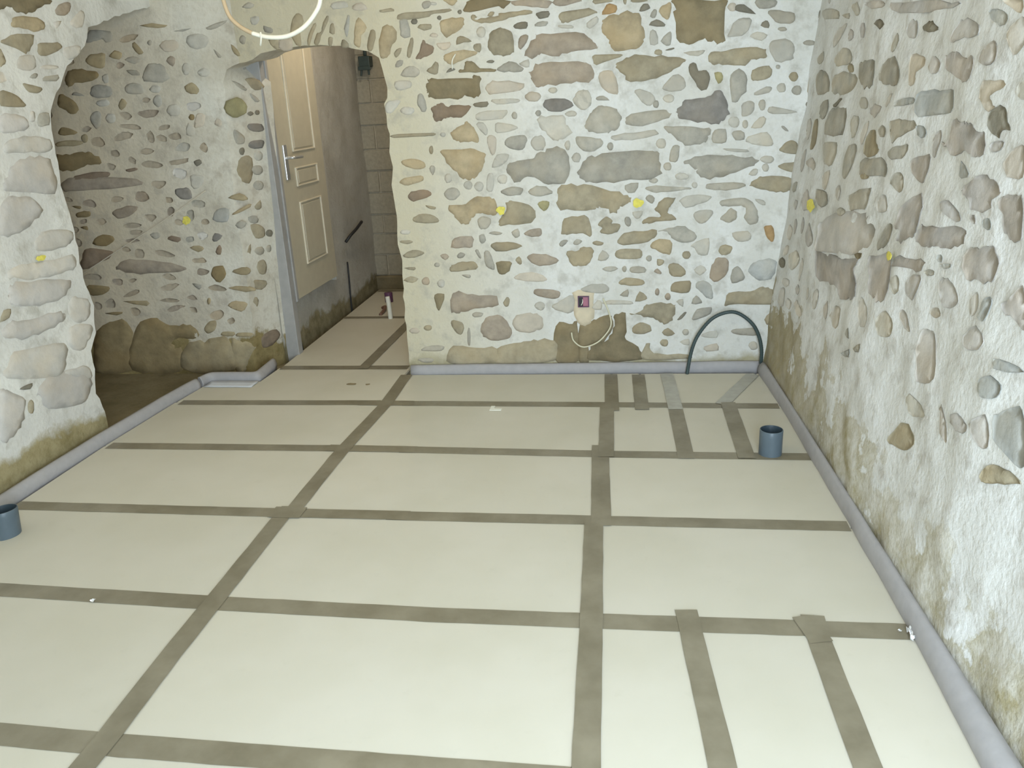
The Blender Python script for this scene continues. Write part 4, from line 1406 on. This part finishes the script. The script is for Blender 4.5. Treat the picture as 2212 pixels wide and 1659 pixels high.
fy = [-0.46, 0.5, 1.4, 1.75, 2.1, 2.44, 2.7, 3.24, 3.55, 3.82, 4.05, 4.36]
fx = {4.05: 0.695, 4.36: 0.672}
strip('baseboard_right', [(fx.get(y, xr(y) - 0.008), y, 0) for y in fy], [(0.9015 - 0.045 * y - 0.004, y, 0.066) for y in fy])
bx = [-1.285, -1.0, -0.6, -0.182, 0.2, 0.5, 0.69]
strip('baseboard_back', [(x, YB(x) - 0.034, 0) for x in bx], [(x, YB(x) - 0.008, 0.052) for x in bx])
lf = [(-2.55, -0.46), (-2.55, 0.7), (-2.545, 1.8), (-2.538, 2.645), (-2.530, 3.249), (-2.490, 3.923), (-2.468, 4.10)]
strip('baseboard_left', [(x, y, 0) for x, y in lf], [(x - 0.030, y + 0.004, 0.054) for x, y in lf])
pf = [(-2.474, 4.13), (-2.462, 4.20), (-2.40, 4.214), (-2.26, 4.216), (-2.175, 4.225), (-2.166, 4.30), (-2.178, 4.50)]
pt = [(-2.500, 4.14), (-2.475, 4.228), (-2.40, 4.242), (-2.26, 4.244), (-2.20, 4.25), (-2.196, 4.31), (-2.204, 4.50)]
strip('baseboard_pier', [(x, y, 0) for x, y in pf], [(x, y, 0.050) for x, y in pt])
film = []
for i in range(13):
    x = -2.455 + i * 0.0245
    for j in range(4):
        film.append((x, 4.205 - j * 0.034 - (noise.noise((x * 20, 0, 1)) * 0.012 if j == 3 else 0), 0.003 + 0.004 * abs(noise.noise((x * 14, j * 1.3, 2))) + (0.004 if j == 0 else 0)))
flap = link_mesh('polythene_flap', film, [(i * 4 + j, (i + 1) * 4 + j, (i + 1) * 4 + j + 1, i * 4 + j + 1) for i in range(12) for j in range(3)], FILM, None, smooth=True)
flap.parent = bpy.data.objects['baseboard_pier']
sm = flap.modifiers.new('thickness', 'SOLIDIFY'); sm.thickness = 0.0008

# ------------------------------------------------------------------ door in the passage
door = tag(empty('door_1', (-2.15, 4.85, 0.0)), kind='structure')


def under(o, p):
    o.parent = p
    o.matrix_parent_inverse = Matrix.Translation(p.location).inverted() if p.type == 'EMPTY' else Matrix.Identity(4)
    return o


under(box('door_frame', (-2.235, 4.735, -0.045), (-2.128, 4.80, 2.42), FRAMEM, None, 0.004), door)
under(box('gap_shade', (-2.19, 4.83, 0.33), (-2.172, 4.858, 2.37), BLACK), door)  # black strip painting the shade in the gap beside the leaf
fr2 = box('door_stop', (-2.19, 4.80, 0.33), (-2.120, 4.832, 2.42), FRAMEM, None, 0.004); under(fr2, door)
under(box('door_head', (-2.22, 4.80, 2.37), (-2.12, 5.70, 2.42), FRAMEM, None, 0.003), door)
under(box('door_frame', (-2.22, 5.61, 0.3), (-2.155, 5.665, 2.42), CEMENT, None, 0.003), door)
leaf = under(box('door_leaf', (-2.171, 4.852, 0.332), (-2.140, 5.60, 2.36), DOORM, None, 0.003), door)
for (za, zb) in ((0.52, 0.925), (1.02, 1.14), (1.235, 2.20)):
    ya, yb = 5.075, 5.455
    pn = bmesh.new()
    box_bm(pn, (-2.142, ya + 0.035, za + 0.02), (-2.1335, yb - 0.035, zb - 0.02), 0.004)
    o = bm_obj('door_panel', pn, DOORM); o.parent = leaf
    mb = bmesh.new()
    w = 0.018
    for lo, hi in (((ya, za), (ya + w, zb)), ((yb - w, za), (yb, zb)), ((ya + w, za), (yb - w, za + w * .6)), ((ya + w, zb - w * .6), (yb - w, zb))):
        box_bm(mb, (-2.142, lo[0], lo[1]), (-2.130, hi[0], hi[1]), 0.004)
    o = bm_obj('panel_moulding', mb, DOORM_LIT); o.parent = leaf
hb = bmesh.new()
box_bm(hb, (-2.141, 4.925, 1.075), (-2.130, 4.975, 1.285), 0.003)
o = bm_obj('handle_plate', hb, STEEL); o.parent = leaf
o = tube('door_handle', [(-2.135, 4.95, 1.205), (-2.095, 4.95, 1.207), (-2.083, 4.965, 1.207), (-2.081, 5.02, 1.206), (-2.083, 5.085, 1.204)], 0.0095, STEEL, None, 8, 5)
o.parent = leaf

# ------------------------------------------------------------------ small things
def pipe(loc, r, h, label, tilt=(0, 0, 0), bevel_cut=0.0):
    p = empty('drain_pipe', loc)
    n = 32
    rings = []
    for rr, z in ((r, -0.045), (r, h * 0.3), (r, h * 0.75), (r, h - 0.002), (r - 0.001, h), (r - 0.0035, h), (r - 0.0042, h - 0.002), (r - 0.0042, h * 0.5), (r - 0.0042, -0.04)):
        ring = []
        for k in range(n):
            a = 2 * math.pi * k / n
            zz = z + (bevel_cut * math.cos(a) if z > h * 0.6 else 0)
            ring.append(Vector((rr * math.cos(a), rr * math.sin(a), zz)))
        rings.append(ring)
    o = loft('pipe_wall', rings[:6], PVC, None, True); o.parent = p
    o2 = loft('pipe_bore', rings[5:], PVC_SHADE, None, True); o2.parent = p
    pl = [(0, 0, -0.03)] + [((r - 0.004) * math.cos(2 * math.pi * k / n), (r - 0.004) * math.sin(2 * math.pi * k / n), -0.03) for k in range(n)]
    o3 = link_mesh('bore_shade', pl, [(0, 1 + k, 1 + (k + 1) % n) for k in range(n)], BLACK, None); o3.parent = p  # black disc painting the dark depth of the open pipe
    p.rotation_euler = tilt
    return tag(p, label, 'pipe', 'grey drain pipes rising through the floor')


pipe((0.574, 3.292, 0.0), 0.048, 0.112, 'grey plastic drain pipe rising near the right-hand foam strip', (0, 0, 0), 0.0)
pipe((-2.378, 2.435, 0.0), 0.052, 0.105, 'grey plastic drain pipe cut off by the left picture edge', (math.radians(-3), math.radians(4), 0), 0.006)

cp = [(0.289, 4.352, 0.0), (0.309, 4.36, 0.125), (0.344, 4.37, 0.218), (0.410, 4.375, 0.303), (0.484, 4.375, 0.341), (0.550, 4.375, 0.338), (0.620, 4.37, 0.288), (0.661, 4.37, 0.222), (0.683, 4.372, 0.137), (0.687, 4.385, 0.050)]
tag(tube('flexible_conduit', cp, 0.0098, CONDUIT, None, 10, 14, ribs=0.05),
    'dark green flexible conduit bent into an arch against the back wall', 'conduit')

# electrical box set in a plaster patch
pb = [(-0.330, 0.462), (-0.236, 0.462), (-0.222, 0.40), (-0.226, 0.31), (-0.262, 0.262), (-0.300, 0.272), (-0.330, 0.33), (-0.336, 0.40)]
rr = random.Random(5)
make_stone('plaster_patch', pb, S_back, PATCH, wall_back, rr, 0.004)
eb = empty('electrical_box', (-0.279, YB(-0.279) - 0.012, 0.4075))
bm = bmesh.new()
for lo, hi in (((-0.031, -0.006, -0.031), (0.031, 0.03, -0.026)), ((-0.031, -0.006, 0.026), (0.031, 0.03, 0.031)), ((-0.031, -0.006, -0.026), (-0.026, 0.03, 0.026)), ((0.026, -0.006, -0.026), (0.031, 0.03, 0.026))):
    box_bm(bm, lo, hi)
o = bm_obj('box_rim', bm, PURPLE, eb)
o = box('box_cover', (-0.004, -0.003, -0.026), (0.026, 0.01, 0.026), PINK, eb, 0.002)
o = box('box_back', (-0.026, 0.004, -0.026), (-0.004, 0.012, 0.026), BLACK, eb)
o = tube('wire_end', [(-0.006, 0.004, 0.012), (-0.004, -0.008, 0.004), (-0.008, -0.010, -0.010), (-0.014, -0.004, -0.020)], 0.0022, WHITE, eb, 6, 4)
tag(eb, 'small pink and black flush electrical box low on the back wall', 'electrical box')
lp = [(-0.171, 0.425), (-0.139, 0.345), (-0.129, 0.276), (-0.160, 0.218), (-0.213, 0.170), (-0.286, 0.149), (-0.337, 0.185), (-0.349, 0.234)]
tag(tube('cable_loop', [(x, YB(x) - 0.022, z) for x, z in lp], 0.0042, CREAM_CABLE, None, 8, 8),
    'pale cable loop hanging below the flush electrical box', 'cable')

# white cable slung from the ceiling in front of the doorway arch
hang = empty('hanging_cable', (-1.52, 3.6, Z_TOP))
def at36(p): return Vector((p[0] + 1.52, p[2] if len(p) > 2 else 0.0, p[1] - Z_TOP))
c1 = [(-1.86, 2.5), (-1.80, 2.22), (-1.752, 2.04), (-1.728, 1.893), (-1.686, 1.836), (-1.628, 1.801)]
c2 = [(-1.628, 1.801), (-1.557, 1.782), (-1.473, 1.781), (-1.396, 1.810), (-1.338, 1.860), (-1.307, 1.912), (-1.294, 2.02), (-1.30, 2.25), (-1.32, 2.5)]
tube('cable_drop', [at36(p) for p in c1], 0.0088, TANC, hang, 10, 8)
tube('cable_loop', [at36(p) for p in c2], 0.0095, WHITE, hang, 10, 8)
tube('cable_tie', [at36((-1.585, 1.802, -0.012)), at36((-1.583, 1.784, -0.016)), at36((-1.590, 1.765, -0.010)), at36((-1.60, 1.752, 0.004))], 0.004, WHITE, hang, 6, 4)
tag(hang, 'white cable slung in a loop from the ceiling above the archway', 'cable')

tag(tube('wire_hook', [(-0.904, YB(-.9) - 0.014, 1.712), (-0.916, YB(-.9) - 0.030, 1.69), (-0.921, YB(-.9) - 0.032, 1.672), (-0.925, YB(-.9) - 0.016, 1.642)], 0.0032, WHITE, None, 6, 5),
    'short bright wire end sticking out of the back wall right of the arch', 'wire')
tag(tube('string_line', [(-3.40, 4.44, 0.560), (-3.10, 4.445, 0.717), (-2.717, 4.455, 0.914), (-2.501, 4.465, 1.035), (-2.44, 4.475, 1.07)], 0.0028, STRING, None, 6, 4),
    'thin pale string running diagonally across the alcove wall', 'string')


def paint(u, v, ru, rv, surf, parent, seed):
    rnd = random.Random(seed)
    pts = []
    n = 14
    for k in range(n):
        a = 2 * math.pi * k / n
        f = rnd.uniform(0.75, 1.15)
        pts.append(surf(u + ru * f * math.cos(a), v + rv * f * math.sin(a), 0.016))
    pts.append(surf(u, v, 0.019))
    o = link_mesh('yellow_mark', pts, [(k, (k + 1) % n, n) for k in range(n)], YELLOW, parent)
    s = o.modifiers.new('thickness', 'SOLIDIFY'); s.thickness = 0.002
    o['label'] = 'yellow sprayed paint mark'
    return o


paint(-0.712, 0.920, 0.026, 0.024, S_back, wall_back, 1)
paint(0.017, 0.934, 0.028, 0.026, S_back, wall_back, 2)
paint(3.971, 0.953, 0.060, 0.028, S_right, wall_right, 3)
paint(2.861, 0.924, 0.035, 0.016, S_right, wall_right, 4)
paint(-2.599, 0.902, 0.026, 0.024, S_back, wall_alcove, 5)
paint(3.234, 0.919, 0.030, 0.013, S_left, wall_left, 6)

# passage: black conduit by the frame, cable stub, wall crack built as a thin tube, white pipe with a purple cap
tag(tube('black_conduit', [(-2.185, 4.79, 0.16), (-2.165, 4.81, 0.10), (-2.155, 4.84, 0.04), (-2.158, 4.86, -0.045)], 0.011, BLACK, None, 8, 5),
    'short black conduit stub at the foot of the door frame', 'conduit')
tag(tube('cable_stub', [(-2.185, 5.97, 0.515), (-2.150, 5.99, 0.56), (-2.125, 6.08, 0.60), (-2.12, 6.20, 0.635)], 0.012, BLACK, None, 8, 5),
    'short black cable stub sticking out of the passage wall', 'cable')
tag(tube('crack_line', [(-2.186, 5.96, 0.365), (-2.184, 5.95, 0.25), (-2.186, 5.94, 0.05), (-2.186, 5.94, -0.04)], 0.007, BLACK, None, 8, 3),
    'thin dark crack line down the passage wall to the floor, built as a tube', 'conduit')
tp = empty('supply_tube', (-1.781, 5.627, 0.0))
tube('tube_body', [(0, 0, -0.04), (-0.002, 0.0, 0.08), (-0.01, 0.005, 0.165)], 0.017, WHITE, tp, 12, 4)
tube('tube_cap', [(-0.012, 0.045, 0.115), (-0.013, 0.046, 0.17), (-0.013, 0.046, 0.185)], 0.03, PURPLE, tp, 12, 3)
tag(tp, 'white pipe stub with a purple cap standing in the passage', 'pipe')
sc = [(-1.935, 5.93, 0.006), (-1.90, 5.90, 0.022), (-1.885, 5.80, 0.016), (-1.888, 5.72, 0.006)]
tag(tube('conduit_scrap', sc, 0.012, simple('plum_plastic', (112, 84, 70), 0.5), None, 8, 5), 'short curved plum-brown conduit scrap on the passage floor', 'conduit')

# dark fitting at the top of the passage corner
jb = empty('junction_box', (-2.10, 6.62, 1.80))
box('box_body', (-0.045, -0.02, -0.02), (0.045, 0.075, 0.06), CONDUIT, jb, 0.006)
box('box_lid', (-0.05, -0.028, -0.045), (0.05, -0.018, -0.015), CONDUIT, jb, 0.004)
tube('cable_tail', [(-0.025, 0.0, -0.02), (-0.03, -0.01, -0.06), (-0.035, -0.01, -0.085)], 0.009, CONDUIT, jb, 8, 4)
tube('cable_tail', [(0.025, 0.0, -0.02), (0.03, -0.01, -0.06), (0.03, -0.01, -0.08)], 0.009, CONDUIT, jb, 8, 4)
tube('cable_riser', [(0, 0.03, 0.05), (0.0, 0.06, 0.3), (0.0, 0.06, 0.69)], 0.014, CONDUIT, jb, 8, 4)
tag(jb, 'dark junction box with cable tails high in the passage corner', 'junction box')


def crumple(name, loc, sx, sy, sz, mat, label, cat, seed):
    rnd = random.Random(seed)
    n = 6
    v = []
    for j in range(n):
        for i in range(n):
            v.append((loc[0] + sx * (i / (n - 1) - .5) + rnd.uniform(-.15, .15) * sx, loc[1] + sy * (j / (n - 1) - .5) + rnd.uniform(-.15, .15) * sy, loc[2] + 0.003 + rnd.random() * sz))
    o = link_mesh(name, v, [(j * n + i, j * n + i + 1, (j + 1) * n + i + 1, (j + 1) * n + i) for j in range(n - 1) for i in range(n - 1)], mat)
    s = o.modifiers.new('thickness', 'SOLIDIFY'); s.thickness = 0.0008
    return tag(o, label, cat)


crumple('foil_scrap', (0.775, 2.045, 0.002), 0.028, 0.05, 0.022, FOIL, 'shiny crumpled foil scrap where tape meets the right foam strip', 'scrap', 3)
crumple('foil_fleck', (0.745, 2.068, 0.003), 0.008, 0.008, 0.004, FOIL, 'tiny bright foil fleck on tape beside the right foam strip', 'scrap', 4)
crumple('glint_chip', (-1.74, 2.035, 0.003), 0.012, 0.014, 0.006, FOIL, 'tiny bright chip standing in for a glint on the cross tape at left', 'scrap', 5)  # bright chip put where the tape only glints
pp = bmesh.new()
box_bm(pp, (-0.725, 3.770, 0.001), (-0.665, 3.795, 0.004)); box_bm(pp, (-0.725, 3.795, 0.001), (-0.705, 3.83, 0.004))
tag(bm_obj('paper_scrap', pp, PAPER), 'small white paper scrap lying on the middle far board', 'scrap')
for (x, y, a, b) in ((-1.59, 4.17, 0.035, 0.020), (-1.49, 4.165, 0.018, 0.014)):
    rnd = random.Random(int(x * 100))
    pts = [(x + a * math.cos(k * .628) * rnd.uniform(.7, 1.2), y + b * math.sin(k * .628) * rnd.uniform(.7, 1.2), 0.0012) for k in range(10)] + [(x, y, 0.002)]
    link_mesh('mud_smudge', pts, [(k, (k + 1) % 10, 10) for k in range(10)], MUD, floor)


# ------------------------------------------------------------------ assumed ceiling bulbs, unseen above the picture, added for warm light
def bulb(loc, power, color, label, drop):
    b = empty('assumed_bulb', loc)
    tube('assumed_bulb_cord', [(0, 0, drop), (0, 0, 0.06)], 0.004, BLACK, b, 6, 2)
    tube('assumed_bulb_socket', [(0, 0, 0.07), (0, 0, 0.03)], 0.017, BLACK, b, 10, 2)
    m, n, l, bs = new_mat('lit_glass')
    bs.inputs['Emission Color'].default_value = color + (1,)
    bs.inputs['Emission Strength'].default_value = 12
    bm = bmesh.new()
    bmesh.ops.create_uvsphere(bm, u_segments=16, v_segments=10, radius=0.03)
    for v in bm.verts:
        if v.co.z > 0:
            v.co.z *= 1.4
    g = bm_obj('assumed_bulb_glass', bm, m, b, True)
    g.visible_shadow = True
    lt = point_light('assumed_bulb_light', (0, 0, -0.045), power, color, 0.03)
    lt.parent = b
    return tag(b, label, 'assumed lamp')


bulb((-1.1, 2.7, 2.28), 10, (1.0, 0.77, 0.44), 'assumed bare bulb, unseen, hanging from the ceiling before the archway', 0.22)  # assumed unseen lamp, added to warm the arch wall and far floor
bulb((-1.55, 5.35, 2.32), 10.5, (1.0, 0.87, 0.70), 'assumed bare bulb, unseen, hanging in the passage beyond the archway', 0.18)  # assumed unseen lamp, added for the warm tone on the door top
